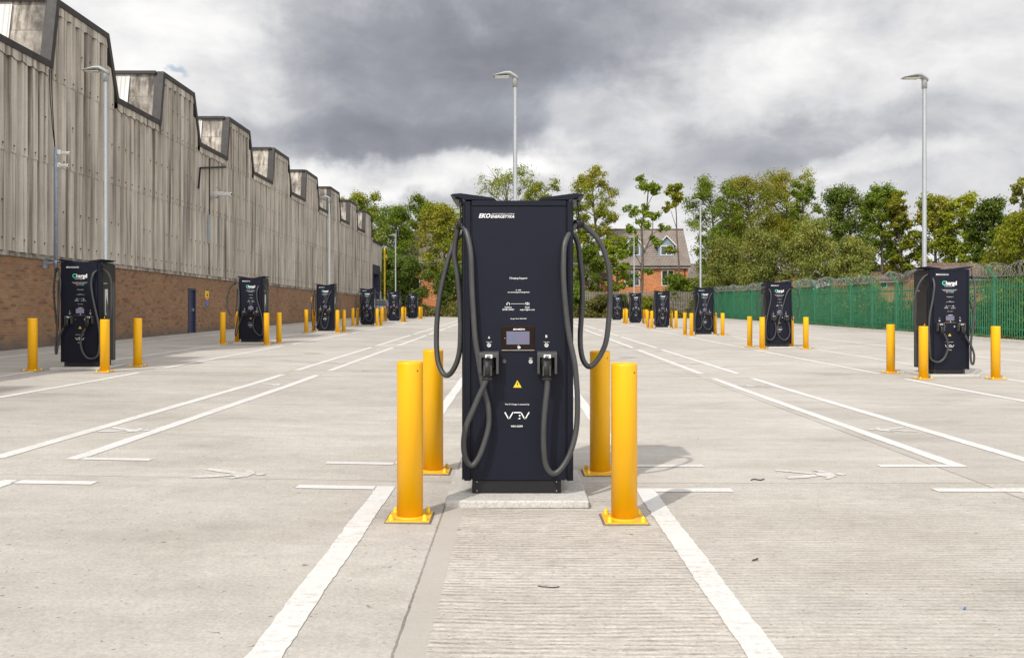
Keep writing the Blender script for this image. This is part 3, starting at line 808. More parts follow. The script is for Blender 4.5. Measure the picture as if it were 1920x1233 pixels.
# cable runs, read from the photograph one station at a time: (u, v, depth behind the front panel)
CABLES = {
 'first': dict(o=(0, 0, 1), at=(.015, 5.818),
  a=[(912.5,702,-.11),(911,713,-.11),(899.5,739,-.115),(886.5,769,-.12),(873.5,801,-.12),(869.3,833,-.11),(873.5,859,-.10),(885,872,-.09),(898,856,-.08),(909,827,-.07),(916.7,795,-.06),(915.7,762,-.055),(907.6,730,-.05),(901,697,-.05),(896,665,-.05),(891,632,-.05),(887.6,583,-.045),(885,535,-.04),(882.7,474,-.03),(875.4,437,.005),(868,424,.05),(864,421,.075,'r'),(859,429,.10),(854,455,.12),(852.3,481,.13),(857,510,.13),(861,547,.13),(862.8,583,.13),(863.7,616,.13),(862,655,.13),(855.7,681,.14),(844,700.5,.16),(833,702,.19),(823,684,.22),(819,658,.24),(818.4,626,.25),(820,595,.25),(824,559,.25),(831.6,522,.25),(841,486,.25),(850,461,.26),(858,445,.27),(874,432,.28)],
  b=[(1025,702,-.11),(1026,723,-.11),(1022.7,755.7,-.115),(1019.5,794.6,-.12),(1019.5,840,-.12),(1024,872.5,-.11),(1037,887,-.10),(1053.5,876,-.09),(1069.8,846.5,-.07),(1080,807.6,-.05),(1082.7,768.7,-.045),(1082,730,-.045),(1078,684,-.045),(1073,658,-.045),(1066.5,626,-.045),(1060,571,-.045),(1056.6,522,-.045),(1056.6,486,-.04),(1059,456.8,-.02),(1067.6,437,.02),(1078,424,.06),(1085,420,.08,'r'),(1091,421.5,.10),(1106.5,432.4,.12),(1123.5,452,.13),(1137,483.5,.14),(1143,517.6,.15),(1143.5,559,.16),(1141.8,595.4,.17),(1137,636.8,.18),(1128,661.6,.2),(1115,681,.21),(1103.8,687,.22),(1094,676,.23),(1089,655,.24),(1088,626,.25),(1090.7,583,.25),(1092,535,.25),(1088,491,.26),(1082,452,.27),(1068,433,.28)]),
 'narrow': dict(o=(0, 400, 3.853), at=(-8.28, 16.25),
  a=[None,(445,850),(430,890),(418,950),(412,1000),(404,1012),(402,960),(410,880),(415,780),(425,650),(436,520),(430,440),(414,405,'r'),(402,425),(392,500),(389,570),(396,680),(408,790),(416,830),(420,760),(424,480)],
  b=[None,(600,860),(583,915),(590,980),(620,1035),(665,1048),(705,1025),(718,960),(720,880),(710,790),(690,700),(668,590),(659,500),(672,440),(700,412),(735,404,'r'),(770,420),(798,470),(806,560),(803,680),(790,770),(775,700),(745,440)]),
 'wide': dict(o=(380, 440, 4.364), at=(-8.2, 26.5),
  a=[None,(312,690),(290,760),(275,825),(266,800),(285,700),(299,560),(296,460),(283,410),(268,400,'r'),(235,420),(208,480),(199,560),(212,630),(245,665),(268,640),(278,560),(284,430)],
  b=[None,(414,700),(415,760),(440,805),(475,825),(490,790),(488,700),(472,620),(448,540),(444,460),(460,415),(485,400,'r'),(518,430),(533,500),(535,580),(528,650),(515,600),(490,430)]),
 'right': dict(o=(1660, 480, 5.138), at=(8.28, 16.25),
  a=[None,(580,770),(602,840),(595,920),(565,985),(515,1018),(465,1010),(436,980),(428,920),(425,800),(420,690),(430,560),(455,430),(472,290),(458,215),(430,180,'r'),(385,190),(335,250),(295,350),(272,470),(277,590),(300,680),(330,725),(360,700),(385,600),(378,350),(412,210)],
  b=[None,(790,800),(830,870),(855,950),(850,1030),(832,1035),(822,960),(828,800),(840,700),(852,560),(868,400),(862,270),(833,205,'r'),(790,220),(755,290),(740,390),(748,520),(785,640),(830,705),(860,680),(855,580),(815,430)]),
 'crossed': dict(o=(1380, 500, 6.0), at=(8.22, 26.5),
  a=[None,(445,650),(450,710),(435,780),(395,820),(354,805),(338,740),(340,640),(365,500),(390,380),(392,300),(370,250),(338,232,'r'),(290,245),(255,320),(235,430),(238,530),(255,590),(285,600),(315,540),(300,380),(325,270)],
  b=[None,(595,650),(607,720),(590,790),(545,822),(495,795),(466,730),(475,640),(505,530),(540,400),(575,290),(610,245),(632,235,'r'),(675,250),(705,310),(720,390),(710,480),(690,560),(655,598),(636,585),(632,500),(620,330)]),
 'slack': dict(o=(380, 440, 4.364), at=(-8.2, 36.9),
  a=[None,(948,700),(930,750),(905,745),(893,690),(892,600),(900,520),(916,460,'r'),(908,520),(905,600),(912,660),(922,600),(926,480)],
  b=[None,(1028,700),(1020,745),(1000,768),(975,745),(968,700),(985,630),(1010,560),(1035,490),(1055,460),(1069,452,'r'),(1100,480),(1122,540),(1125,590),(1110,630),(1090,600),(1066,480)]),
}
def cable_points(var, which):
    V = CABLES[var]; ox, oy, k = V['o']; cx, d = V['at']; z0 = g(cx, d)+.05
    raw = V[which]; out = []; ring = None
    nr = next(i for i, p in enumerate(raw) if p is not None and p[-1] == 'r')
    for i, p in enumerate(raw):
        if p is None: out.append((fx(912.5 if which == 'a' else 1025), -.11, fz(702))); continue
        if p[-1] == 'r': ring = i
        nums = [q for q in p if q != 'r']
        if len(nums) == 3: y = nums[2]
        elif i < nr: y = -.11 + .06*min(1, i/max(3, nr*.45))
        elif i == nr: y = .07
        else: y = .10 + .18*(i-nr)/(len(raw)-1-nr)
        if len(nums) == 2 and i == nr-1: y = .02
        px = ox+nums[0]/k; py = oy+nums[1]/k; s = F/(d+y)
        out.append(((px-VX)/s-cx, y, CAMZ+(HY-py)/s-z0))
    return out, ring
def f_cable(var, which):
    def fn(mb):
        pts, r = cable_points(var, which)
        sp = smooth_path(pts, 6 if var == 'first' else 4)
        mb.tube(sp, .0188, M['rubber'], 14 if var == 'first' else 8)
        mb.tube([sp[0], sp[2]], [.024, .0215], M['plastic'], 12)
    return fn
def f_clip(var, which):
    def fn(mb):
        pts, r = cable_points(var, which); sx = -1 if which == 'a' else 1
        P = Vector(pts[r]); a = Vector(pts[r-1]); b = Vector(pts[r+1]); d = (b-a).normalized()
        mb.tube([P-d*.030, P-d*.022, P-d*.008, P-d*.007, P+d*.007, P+d*.008, P+d*.022, P+d*.030], [.025, .034, .034, .027, .027, .034, .034, .025], M['plastic'], 14)
        top = (P.x*.92 + sx*.40*.08, P.y, fz(373))
        mb.tube([P+Vector((0, 0, .022)), P+Vector((0, 0, .050))], [.014, .009], M['plastic'], 8)
        mb.tube([P+Vector((0, 0, .045)), top], .0045, M['plastic'], 6)
        t = Vector(top); mb.tube([t+Vector((0, 0, -.045)), t+Vector((0, 0, -.028)), t], [.006, .012, .012], M['plastic_grey'], 8)
    return fn

def charger(x, y, var, label, group='black charging stations', notice=True, first=False):
    t = thing('charging_station', label, 'charging station', (x, y, g(x, y)+.05), 0, group)
    cab = part('cabinet', 'cab', f_cabinet, t)
    fp = part('front_panel', 'panel', f_panel, t)
    for nm, w_ in (('maker_logo', 'maker'), ('network_logo', 'brand'), ('network_notice', 'nettext'), ('support_heading', 'support'), ('support_address', 'address'), ('contact_notice', 'contact'), ('charger_name', 'cname'), ('socket_letter', 'letters'), ('socket_letter', 'letters2'), ('button_caption', 'cap1'), ('button_caption', 'cap2'), ('button_caption', 'cap3'), ('operator_line', 'operator'), ('operator_logo', 'vlogo'), ('web_address', 'web')):
        if w_ in ('brand', 'nettext') and first: continue
        part(nm, w_+('1' if first else '0'), f_print(first, w_), fp)
    part('warning_sticker', 'sticker', f_sticker, fp)
    part('top_rail', 'topband', f_topband, t)
    part('corner_post', 'pl', f_pillar(-1), t); part('corner_post', 'pr', f_pillar(1), t)
    part('base', 'base', f_base, t)
    part('cable_arm', 'al', f_arm(-1), t); part('cable_arm', 'ar', f_arm(1), t)
    if not first:
        sx = 1 if x < 0 else -1
        sp = part('side_panel', 'side%d' % sx, f_side(sx, notice), t)
        part('side_notice', 'sp%d%d' % (sx, notice), f_side_print(sx, notice), sp)
    bz = part('screen_surround', 'bezel', f_bezel, t)
    part('maker_logo', 'bezelp', f_bezel_logo, bz); part('card_symbol', 'bezelc', f_bezel_card, bz); part('indicator_lamp', 'bezell', f_bezel_led, bz)
    dp = part('display', 'disp', f_display, bz)
    if first: part('display_print', 'dispp', f_display_print, bz)
    for w, px in (('a', 917), ('b', 1025.2)):
        h = part('holster', 'h'+w, f_holster(px), t)
        part('connector_badge', 'bd'+w, f_badge(px), h)
        part('connector', 'c'+w, f_connector(px-1.5), t)
        c = part('charging_cable', 'cb'+w+var, f_cable(var, w), t)
        part('cable_hanger', 'cl'+w+var, f_clip(var, w), c)
        part('push_button', 'pb'+w, f_button(916.7 if w == 'a' else 1024.5, 647, 'steel'), t)
    part('push_button', 'pb3', f_button(995, 677.5, 'steel', .0150), t)
    part('lock', 'lk', f_button(945.5, 677, 'plastic_grey', .0140), t)
    return t

def f_bollard(mb):
    r = .081
    mb.lathe([(r, .012), (r, .955), (r*.992, .966), (r*.93, .972), (r*.90, .966), (r*.89, .93), (.001, .93)], M['yellow'], 36)
    mb.lathe([(.0045, 0), (.0045, -.003)], M['gap'], 8, (r*.66, -r*.752, .918), 'y')
    mb.lathe([(r+.010, .0122), (r+.004, .019), (r-.001, .022)], M['yellow'], 36, cap=False)
def f_bplate(mb):
    mb.box(-.143, .141, -.142, .143, -.003, .0045, M['mortar'], .002)
    mb.box(-.133, .133, -.133, .133, 0.0046, .0125, M['yellow'], .003)
def f_bcap(sx, sy):
    def fn(mb):
        c = (sx*.102, sy*.102, .0125)
        mb.lathe([(.019, 0), (.019, .003), (.015, .004), (.015, .020), (.011, .030), (.004, .034)], M['yellow_cap'], 12, c)
    return fn
def bollard(x, y, label, group='yellow steel bollards round the charging stations'):
    t = thing('bollard', label, 'bollard', (x, y, g(x, y)+.001), 0, group)
    part('post', 'bp', f_bollard, t); bp = part('base_plate', 'bb', f_bplate, t)
    for sx in (-1, 1):
        for sy in (-1, 1): part('bolt_cap', 'bc%d%d' % (sx, sy), f_bcap(sx, sy), bp)
    return t
def plinth(x, y, label):
    mb = MB(); mb.box(-.475, .475, -.21, .86, -.08, .0495, M['plinth'], .010); mb.box(-.487, .486, -.221, .872, -.05, .0035, M['mortar'])
    o = mb.obj('concrete_plinth'); o.location = (x, y, g(x, y)); tag(o, label, 'plinth', 'concrete plinths under the charging stations')
ORD = ['first', 'second', 'third', 'fourth', 'fifth', 'sixth']
def station(x, y, var, name, first=False, skip=(), back=.85, notice=True, intro=''):
    charger(x, y, var, intro, notice=notice, first=first)
    plinth(x, y, 'pale concrete plinth under the ' + name)
    bx = x if first else (8.2 if x > 0 else -8.22)
    hw = .665
    for side, sx in (('left', -1), ('right', 1)):
        for end, dy in (('front', -.52), ('back', back)):
            if (side, end) in skip: continue
            bollard(bx+sx*hw, y+dy, 'yellow bollard at the %s %s corner of the %s' % (end, side, name))
station(.015, 5.818, 'first', 'big central charging station', first=True, back=.985, intro='big black charging station nearest the camera, with a lit screen and no green letter')
RY = [16.25, 26.5, 36.9, 47.4, 57.9, 68.3]
LV = ['narrow', 'wide', 'slack', 'crossed', 'wide', 'slack']; RV = ['right', 'crossed', 'crossed', 'slack', 'narrow', 'slack']
LI = ['nearest charging station in the row by the brick wall, cable hanging in a narrow loop',
      'second charging station by the brick wall, left cable in a big outward loop',
      'third charging station by the brick wall, its cable crossing the screen',
      'fourth charging station by the brick wall, beside the parked grey car',
      'fifth charging station by the brick wall, a lamp post rising behind it',
      'farthest charging station in the row by the brick wall, in front of the trees']
RI = ['nearest charging station in the row by the green fence, cables looped at both sides',
      'second charging station by the green fence, its right cable crossing the front',
      'third charging station by the green fence, a lamp post rising behind it',
      'fourth charging station by the green fence, near the end of the razor wire',
      'fifth charging station in the green fence row, below the thin clumpy tree',
      'farthest charging station in the green fence row, seen beside the big hanging cable']
for i, y in enumerate(RY):
    station(-8.28 if i == 0 else -8.2, y, LV[i], ORD[i]+' charging station by the brick wall', skip=(('left', 'back'),) if i == 0 else (), intro=LI[i])
    station(8.28 if i == 0 else 8.22, y, RV[i], ORD[i]+' charging station by the green fence', skip=(('right', 'back'),) if i == 0 else (), notice=False, intro=RI[i])

# ================================================================== lamp posts
def lamp(x, y, label, H=6.0):
    t = thing('street_lamp', label, 'street lamp', (x, y, g(x, y)), 0, 'tall galvanised lamp posts between the bays')
    def pole(mb): mb.lathe([(.070, 0), (.070, .9), (.046, 1.0), (.039, 5.75), (.039, 5.76)], M['galv'], 16)
    def flange(mb):
        mb.box(-.15, .15, -.15, .15, 0, .02, M['galv'], .004)
    def spig(mb): mb.lathe([(.052, 5.70), (.052, 5.90), (.045, 5.93)], M['lamp_grey'], 14)
    def head(mb):
        # flat LED head reaching to -X, thicker over the spigot
        secs = [(.06, 5.86, .05, .05), (0, 5.90, .085, .05), (-.10, 5.955, .115, .05), (-.20, 5.955, .125, .042), (-.36, 5.925, .12, .022), (-.44, 5.91, .10, .012)]
        vs = []; n = 10
        for (xx, z, hw, hh) in secs:
            for i in range(n):
                a = 2*PI*i/n; vs.append((xx, math.copysign(abs(math.cos(a))**.6, math.cos(a))*hw, z+math.copysign(abs(math.sin(a))**.8, math.sin(a))*hh*(1 if math.sin(a) > 0 else .55)))
        fs = [(k*n+i, k*n+(i+1) % n, (k+1)*n+(i+1) % n, (k+1)*n+i) for k in range(len(secs)-1) for i in range(n)]
        fs += [tuple(reversed(range(n))), tuple(range((len(secs)-1)*n, len(secs)*n))]
        mb.add(vs, fs, M['lamp_grey'], True)
    def lens(mb): mb.box(-.40, -.12, -.09, .09, 5.895, 5.9045, M['lens'], .003)
    part('pole', 'lp', pole, t); part('base_plate', 'lf', flange, t); part('bracket', 'ls', spig, t)
    h = part('lamp_head', 'lh', head, t); part('lens', 'll', lens, h)
lamp(-8.2, 17.12, 'grey lamp post standing behind the nearest charging station by the brick wall')
lamp(.01, 17.0, 'grey lamp post rising behind the big central charging station')
lamp(8.22, 17.12, 'tall grey lamp post behind the nearest charging station by the green fence')
lamp(-8.2, 37.75, 'grey lamp post in front of the sheeted warehouse wall, behind the third charging station')
lamp(8.22, 37.75, 'grey lamp post in front of the olive bushes, behind the third charging station')
lamp(-8.2, 58.75, 'small far lamp post against dark trees next to the yellow post')
lamp(8.22, 58.75, 'small far lamp post in front of the orange brick house')
# ================================================================== warehouse
XW, SL = -12.75, 0.008
BR = Vector((XW, 23.6, 0.0))
wh = thing('warehouse', 'long brown brick and corrugated sheet warehouse with a castellated monitor roof', 'warehouse', tuple(BR))
def B(u, w, z): return (-SL*(u-23.6)+w, u-23.6, z)
U0, U1 = -9.0, 78.7
PITCH, V0 = 7.25, 23.1
ZL, ZH = 7.97, 9.79
prof = [(U0, ZL)]
for i in range(-4, 8):
    v = V0+PITCH*i
    prof += [(v, ZL), (v+.33, ZH), (v+3.35, ZH), (v+4.03, ZL)]
prof.append((U1, ZL))
def roofz(u):
    for (a, za), (b, zb) in zip(prof, prof[1:]):
        if a <= u <= b: return za+(zb-za)*(u-a)/max(1e-6, b-a)
    return ZL
def zbrick(u): return 2.77-0.0052*(u-20.5)
def wall_quad(mb, u0, u1, z0, z1, w, m):
    mb.add([B(u0, w, z0), B(u1, w, z0), B(u1, w, z1), B(u0, w, z1)], [(0, 1, 2, 3)], m)
# brick plinth wall with a doorway
mb = MB()
D0, D1, DZ = 33.5, 34.3, 2.08
for a, b in ((U0, D0), (D1, U1)):
    mb.add([B(a, 0, -.6), B(b, 0, -.6), B(b, 0, zbrick(b)-.13), B(a, 0, zbrick(a)-.13)], [(0, 1, 2, 3)], M['brick'])
mb.add([B(D0, 0, DZ), B(D1, 0, DZ), B(D1, 0, zbrick(D1)-.13), B(D0, 0, zbrick(D0)-.13)], [(0, 1, 2, 3)], M['brick'])
for u in (D0, D1): mb.add([B(u, 0, -.3), B(u, -.14, -.3), B(u, -.14, DZ), B(u, 0, DZ)], [(0, 1, 2, 3)], M['brick'])
mb.add([B(U0, 0, -.6), B(U0, -45, -.6), B(U0, -45, ZL), B(U0, 0, ZL)], [(0, 1, 2, 3)], M['brick'])
mb.add([B(U0, -45, -.6), B(U1, -45, -.6), B(U1, -45, ZL), B(U0, -45, ZL)], [(0, 1, 2, 3)], M['brick'])
mb.add([B(U1, -.05, -.6), B(U1, -45, -.6), B(U1, -45, ZL), B(U1, -.05, ZL)], [(0, 1, 2, 3)], M['brick'])
mb.obj('brick_wall', wh)
mb = MB()
n = 20
for k in range(n):
    a = U0+(U1-U0)*k/n; b = U0+(U1-U0)*(k+1)/n
    za, zb = zbrick(a), zbrick(b)
    mb.add([B(a, 0, za-.13), B(b, 0, zb-.13), B(b, .055, zb-.125), B(a, .055, za-.125), B(a, .055, za-.02), B(b, .055, zb-.02), B(b, .0, zb), B(a, .0, za)],
           [(0, 1, 2, 3), (3, 2, 5, 4), (4, 5, 6, 7)], M['cladding_sooty'])
mb.obj('sill_course', wh)
dr = MB(); dr.box(-.10, -.055, D0-23.6+.06, D1-23.6-.06, .25, DZ-.05, M['door']); do = dr.obj('door', wh); do.location.x = -SL*(D0-23.6)
fr = MB()
for a, b, z0, z1 in ((D0, D0+.06, .2, DZ), (D1-.06, D1, .2, DZ), (D0, D1, DZ-.05, DZ+.03)): fr.box(-.11, .02, a-23.6+.001, b-23.6-.001, z0, z1 if z1 == DZ+.03 else DZ-.0505, M['door'])
f_ = fr.obj('frame', do)
hd = MB(); hd.box(-.055, -.01, D1-23.6-.17, D1-23.6-.13, 1.20, 1.32, M['steel']); hd.obj('handle', do)
# corrugated sheets in three courses, each lapping the one below
rng = random.Random(4)
p = .482
def sheets(z0f, z1f, w0, mb):
    us = []
    u = U0
    while u < U1:
        for du, w in ((0, .105), (.235, .105), (.268, .0), (.446, .0)): us.append((u+du, w))
        u += p
    for (a, _) in prof[1:-1]:
        if a > U0:
            # interpolate profile depth at the roof corners
            k = (a-U0) % p
            pr = [(0, .105), (.235, .105), (.268, .0), (.446, .0), (p, .105)]
            for (q0, w_0), (q1, w_1) in zip(pr, pr[1:]):
                if q0 <= k <= q1: us.append((a, w_0+(w_1-w_0)*(k-q0)/(q1-q0))); break
    us = sorted(set(us)); us = [q for q in us if q[0] <= U1]
    for (a, wa), (b, wb) in zip(us, us[1:]):
        if b-a < 1e-5: continue
        z0a, z0b, z1a, z1b = z0f(a), z0f(b), z1f(a), z1f(b)
        if z1a-z0a < .005 and z1b-z0b < .005: continue
        mb.add([B(a, w0+wa, z0a), B(b, w0+wb, z0b), B(b, w0+wb, max(z0b, z1b)), B(a, w0+wa, max(z0a, z1a))], [(0, 1, 2, 3)], M['cladding'])
        mb.add([B(a, w0+wa-.030, z0a), B(b, w0+wb-.030, z0b), B(b, w0+wb, z0b), B(a, w0+wa, z0a)], [(0, 1, 2, 3)], M['gap'])  # near-black lower edge: shadow line under the lap, put in as colour
mb = MB()
sheets(lambda u: zbrick(u)-.012, lambda u: 5.30, .012, mb)
sheets(lambda u: 5.22, lambda u: min(7.66, roofz(u)), .030, mb)
sheets(lambda u: 7.56, lambda u: min(9.52, roofz(u)-.30) if roofz(u) > ZL+.6 else 7.0, .048, mb)
mb.obj('cladding', wh)
# flat closer strips under the roof edge, scalloped by the ribs below
mb = MB()
for (a, za), (b, zb) in zip(prof, prof[1:]):
    if a < U0 or abs(za-zb) > .5: continue
    low = za < ZL+.1 and zb < ZL+.1
    zz0 = 7.60 if low else 9.40
    k = max(1, int((b-a)/1.05))
    for i in range(k):
        q0 = a+(b-a)*i/k; q1 = a+(b-a)*(i+1)/k
        nn = 8; top = za if low else ZH
        for j in range(nn):
            r0 = q0+(q1-q0)*j/nn; r1 = q0+(q1-q0)*(j+1)/nn
            s0 = zz0+.028*math.sin(2*PI*r0/p); s1 = zz0+.028*math.sin(2*PI*r1/p)
            w = .159+.004*(i % 2)
            mb.add([B(r0, w, s0), B(r1, w, s1), B(r1, w, top), B(r0, w, top)], [(0, 1, 2, 3)], M['cladding'])
            mb.add([B(r0, w-.03, s0), B(r1, w-.03, s1), B(r1, w, s1), B(r0, w, s0)], [(0, 1, 2, 3)], M['gap'])  # shadow line under the strip, also painted near-black
mb.obj('closer_strip', wh)
# fixings with their rust runs
mb = MB()
u = U0+.10
while u < U1:
    if u > 15:
        for z, w in ((zbrick(u)+.30, .1175), (5.40, .1355), (4.0, .1175), (7.70, .1535), (6.45, .1355), (8.6, .1535)):
            if z > 7.6 and roofz(u) < z+.5: continue
            if z in (4.0, 6.45, 8.6) and rng.random() < .45: continue
            mb.box(-SL*(u-23.6)+w, -SL*(u-23.6)+w+.02, u-23.6-.016, u-23.6+.016, z-.016, z+.016, M['lichen'])
            ln = rng.uniform(.05, .16)
            o_ = B(u, w, z); mb.add([(o_[0]+.0015, o_[1]-.011, o_[2]), (o_[0]+.0015, o_[1]+.011, o_[2]), (o_[0]+.0015, o_[1]+.004, o_[2]-ln), (o_[0]+.0015, o_[1]-.004, o_[2]-ln)], [(0, 1, 2, 3)], M['lichen'])
        if rng.random() < .4:
            for du in (.10, .16):
                o_ = B(u+du+.05, .0175, zbrick(u)+.13); mb.box(o_[0], o_[0]+.015, o_[1]-.012, o_[1]+.012, o_[2]-.014, o_[2]+.014, M['lichen'])
    u += p
mb.obj('sheet_fixing', wh)['kind'] = 'stuff'
# coping: mitred flashing along the castellated edge
def offset_poly(P, d):
    out = []
    for i, q in enumerate(P):
        q = Vector(q)
        ns = []
        if i > 0: e = (q-Vector(P[i-1])).normalized(); ns.append(Vector((e.y, -e.x)))
        if i < len(P)-1: e = (Vector(P[i+1])-q).normalized(); ns.append(Vector((e.y, -e.x)))
        nn = sum(ns, Vector((0, 0))).normalized(); k = 1/max(.35, nn.dot(ns[0]))
        out.append(q+nn*d*k)
    return out
def coping(name, P, th, w0, w1):
    up = offset_poly(P, -.03); lo = offset_poly(P, th); mb = MB(); vs = []
    for a, b in zip(up, lo): vs += [B(a.x, w1, a.y), B(b.x, w1, b.y), B(b.x, w0, b.y), B(a.x, w0, a.y)]
    fs = []
    for i in range(len(P)-1):
        o = 4*i
        for k in range(4): fs.append((o+k, o+(k+1) % 4, o+4+(k+1) % 4, o+4+k))
    mb.add(vs, fs, M['coping']); return mb.obj(name, wh)
coping('roof_edge_flashing', prof, .14, -.10, .20)
# roof sheets
mb = MB(); rl = []
for i, ((a, za), (b, zb)) in enumerate(zip(prof, prof[1:])):
    steep_near = zb > za+.5
    w_in = -.96 if steep_near else -45
    m = M['cladding_sooty'] if steep_near else M['cladding']
    if steep_near:
        for q in range(2):   # two lapped sheets up the slope
            t0, t1 = q/2, (q+1)/2
            ua, ub = a+(b-a)*t0, a+(b-a)*t1; z_a, z_b = za+(zb-za)*t0, za+(zb-za)*t1
            sh = .012*((q+1) % 2)
            mb.add([B(ua-sh, -.10, z_a), B(ua-sh, -1.02, z_a), B(ub-sh, -1.02, z_b), B(ub-sh, -.10, z_b)], [(0, 1, 2, 3)], m)
            mb.add([B(ua-sh-.004, -.10, z_a), B(ua-sh-.004, -1.02, z_a), B(ua-sh-.004, -1.02, z_a+.014), B(ua-sh-.004, -.10, z_a+.014)], [(0, 1, 2, 3)], M['lichen'])
        q = MB(); nrib = 46
        for k in range(nrib):
            w0 = -1.0-.62*k; w1 = w0-.61
            q.add([B(a-.04, w0, za+.02), B(a-.04, w1, za+.02), B(b-.075, w1, zb-.16), B(b-.075, w0, zb-.16)], [(0, 1, 2, 3)], M['rooflight'])
            q.add([B(a-.055, w0+.005, za+.02), B(a-.055, w0-.03, za+.02), B(b-.09, w0-.03, zb-.16), B(b-.09, w0+.005, zb-.16)], [(0, 1, 2, 3)], M['pale_sheet'])
        rl.append(q)
        mb.add([B(a-.02, -1.02, za), B(a-.02, -45, za), B(b-.02, -45, zb), B(b-.02, -1.02, zb)], [(0, 1, 2, 3)], M['cladding'])
        mb.box(-45, -.12, b-23.6-.12, b-23.6-.06, zb-.075, zb+.035, M['coping'])
    else:
        mb.add([B(a, -.03, za), B(a, -45, za), B(b, -45, zb), B(b, -.03, zb)], [(0, 1, 2, 3)], m)
roof = mb.obj('roof', wh)
for q in rl[3:]: q.obj('roof_light', wh)
# joint gutter strip, diagonal pipe and cable on the wall
mb = MB()
u_ = 35.55
o_ = B(u_, .0, 0)
mb.box(o_[0]+.12, o_[0]+.145, o_[1]-.06, o_[1]-.03, 2.72, 4.1, M['gap'])
mb.box(o_[0]+.12, o_[0]+.15, o_[1]-.22, o_[1]-.02, 4.0, 5.2, M['galv_dull'])
mb.box(o_[0]+.138, o_[0]+.158, o_[1]-.10, o_[1]+.0, 5.22, 7.55, M['lichen'])
mb.obj('joint_cover', wh)
mb = MB()
a, b, c = B(37.4, .20, 7.50), B(34.3, .20, 6.95), B(34.1, .20, 6.1)
mb.tube([a, b, c], .038, M['gap'], 8); mb.obj('downpipe', wh)
mb = MB()
for du in (0, .10): mb.tube([B(23.0+du, .20, 7.75), B(23.05+du, .20, 7.0), B(23.15+du*.6, .21, 6.2), B(23.25, .23, 5.6)], .013, M['gap'], 6)
mb.obj('camera_wire', wh)
# lower annex at the far end
ax = thing('warehouse_annex', 'lower flat topped end block of the warehouse with a tall dark doorway', 'building', tuple(BR))
A1 = 84.6; ZA = 7.64
mb = MB()
mb.add([B(82.9, 0, -.3), B(A1, 0, -.3), B(A1, 0, 5.0), B(82.9, 0, 5.0)], [(0, 1, 2, 3)], M['brick'])
mb.add([B(U1+.02, -.6, -.3), B(82.9, -.6, -.3), B(82.9, -.6, 5.0), B(U1+.02, -.6, 5.0)], [(0, 1, 2, 3)], M['brick'])
mb.add([B(A1, 0, -.3), B(A1, -30, -.3), B(A1, -30, ZA), B(A1, 0, ZA)], [(0, 1, 2, 3)], M['brick'])
mb.add([B(U1+.02, 0, ZA), B(A1, 0, ZA), B(A1, -30, ZA), B(U1+.02, -30, ZA)], [(0, 1, 2, 3)], M['cladding'])
mb.obj('brick_wall', ax)
mb = MB(); u = U1+.02
while u < A1-.1:
    for a, b, w0, w1 in ((0, .2, .05, .05), (.2, .245, .05, .004), (.245, .432, .004, .004), (.432, .482, .004, .05)):
        if u+b <= A1: mb.add([B(u+a, w0+.02, 4.95), B(u+b, w1+.02, 4.95), B(u+b, w1+.02, ZA), B(u+a, w0+.02, ZA)], [(0, 1, 2, 3)], M['cladding'])
    u += .482
mb.obj('cladding', ax)
mb = MB(); mb.box(-SL*55-.1, -SL*55+.14, U1-23.6+.03, A1-23.6+.1, ZA-.16, ZA+.06, M['coping']); mb.obj('roof_edge_flashing', ax)
mb = MB()
xx = -SL*57
for a, b, z0, z1 in ((U1+.03, U1+.45, .2, 5.4), (82.5, 82.95, .2, 5.4), (U1+.4505, 82.4995, 4.55, 5.4)): mb.box(xx-.5, xx+.12, a-23.6, b-23.6, z0, z1, M['door'])
mb.obj('door_frame', ax)
mb = MB(); mb.box(xx-.45, xx-.40, U1+.45-23.6, 80.6-23.6, .3, 4.55, M['glass']); mb.obj('door', ax)

def local_obj(mb, name, label, cat, loc, group=None):
    o = mb.obj(name); o.location = loc; return tag(o, label, cat, group)
def wallpt(u, w, z): return tuple(BR+Vector(B(u, w, z)))
# white notice by the annex door, warning signs on the brick
mb = MB(); mb.box(0, .02, -.9, .9, 0, 1.9, M['pale_sheet'], .004)
local_obj(mb, 'notice_board', 'pale grey panel by the far doorway at the warehouse end', 'panel', wallpt(83.6, .01, 1.1))
for u, lab in ((35.6, 'small yellow red and blue safety sign right of the navy door'), (54.6, 'small yellow red and blue safety sign beside the third charging station')):
    mb = MB()
    mb.box(0, .012, -.21, .21, .23, .52, M['sign_yellow']); mb.box(0, .012, -.17, .17, .12, .2295, M['red'])
    mb.lathe([(.115, 0), (.115, .012)], M['blue'], 20, (0, 0, 0), 'x')
    mb.add([(.0135, -.09, .30), (.0135, .09, .30), (.0135, 0, .46)], [(0, 1, 2)], M['black'])
    mb.add([(.0135, -.12, .165), (.0135, .12, .165), (.0135, .12, .185), (.0135, -.12, .185)], [(0, 1, 2, 3)], M['white'])
    local_obj(mb, 'safety_sign', lab, 'sign', wallpt(u, .004, 1.52))

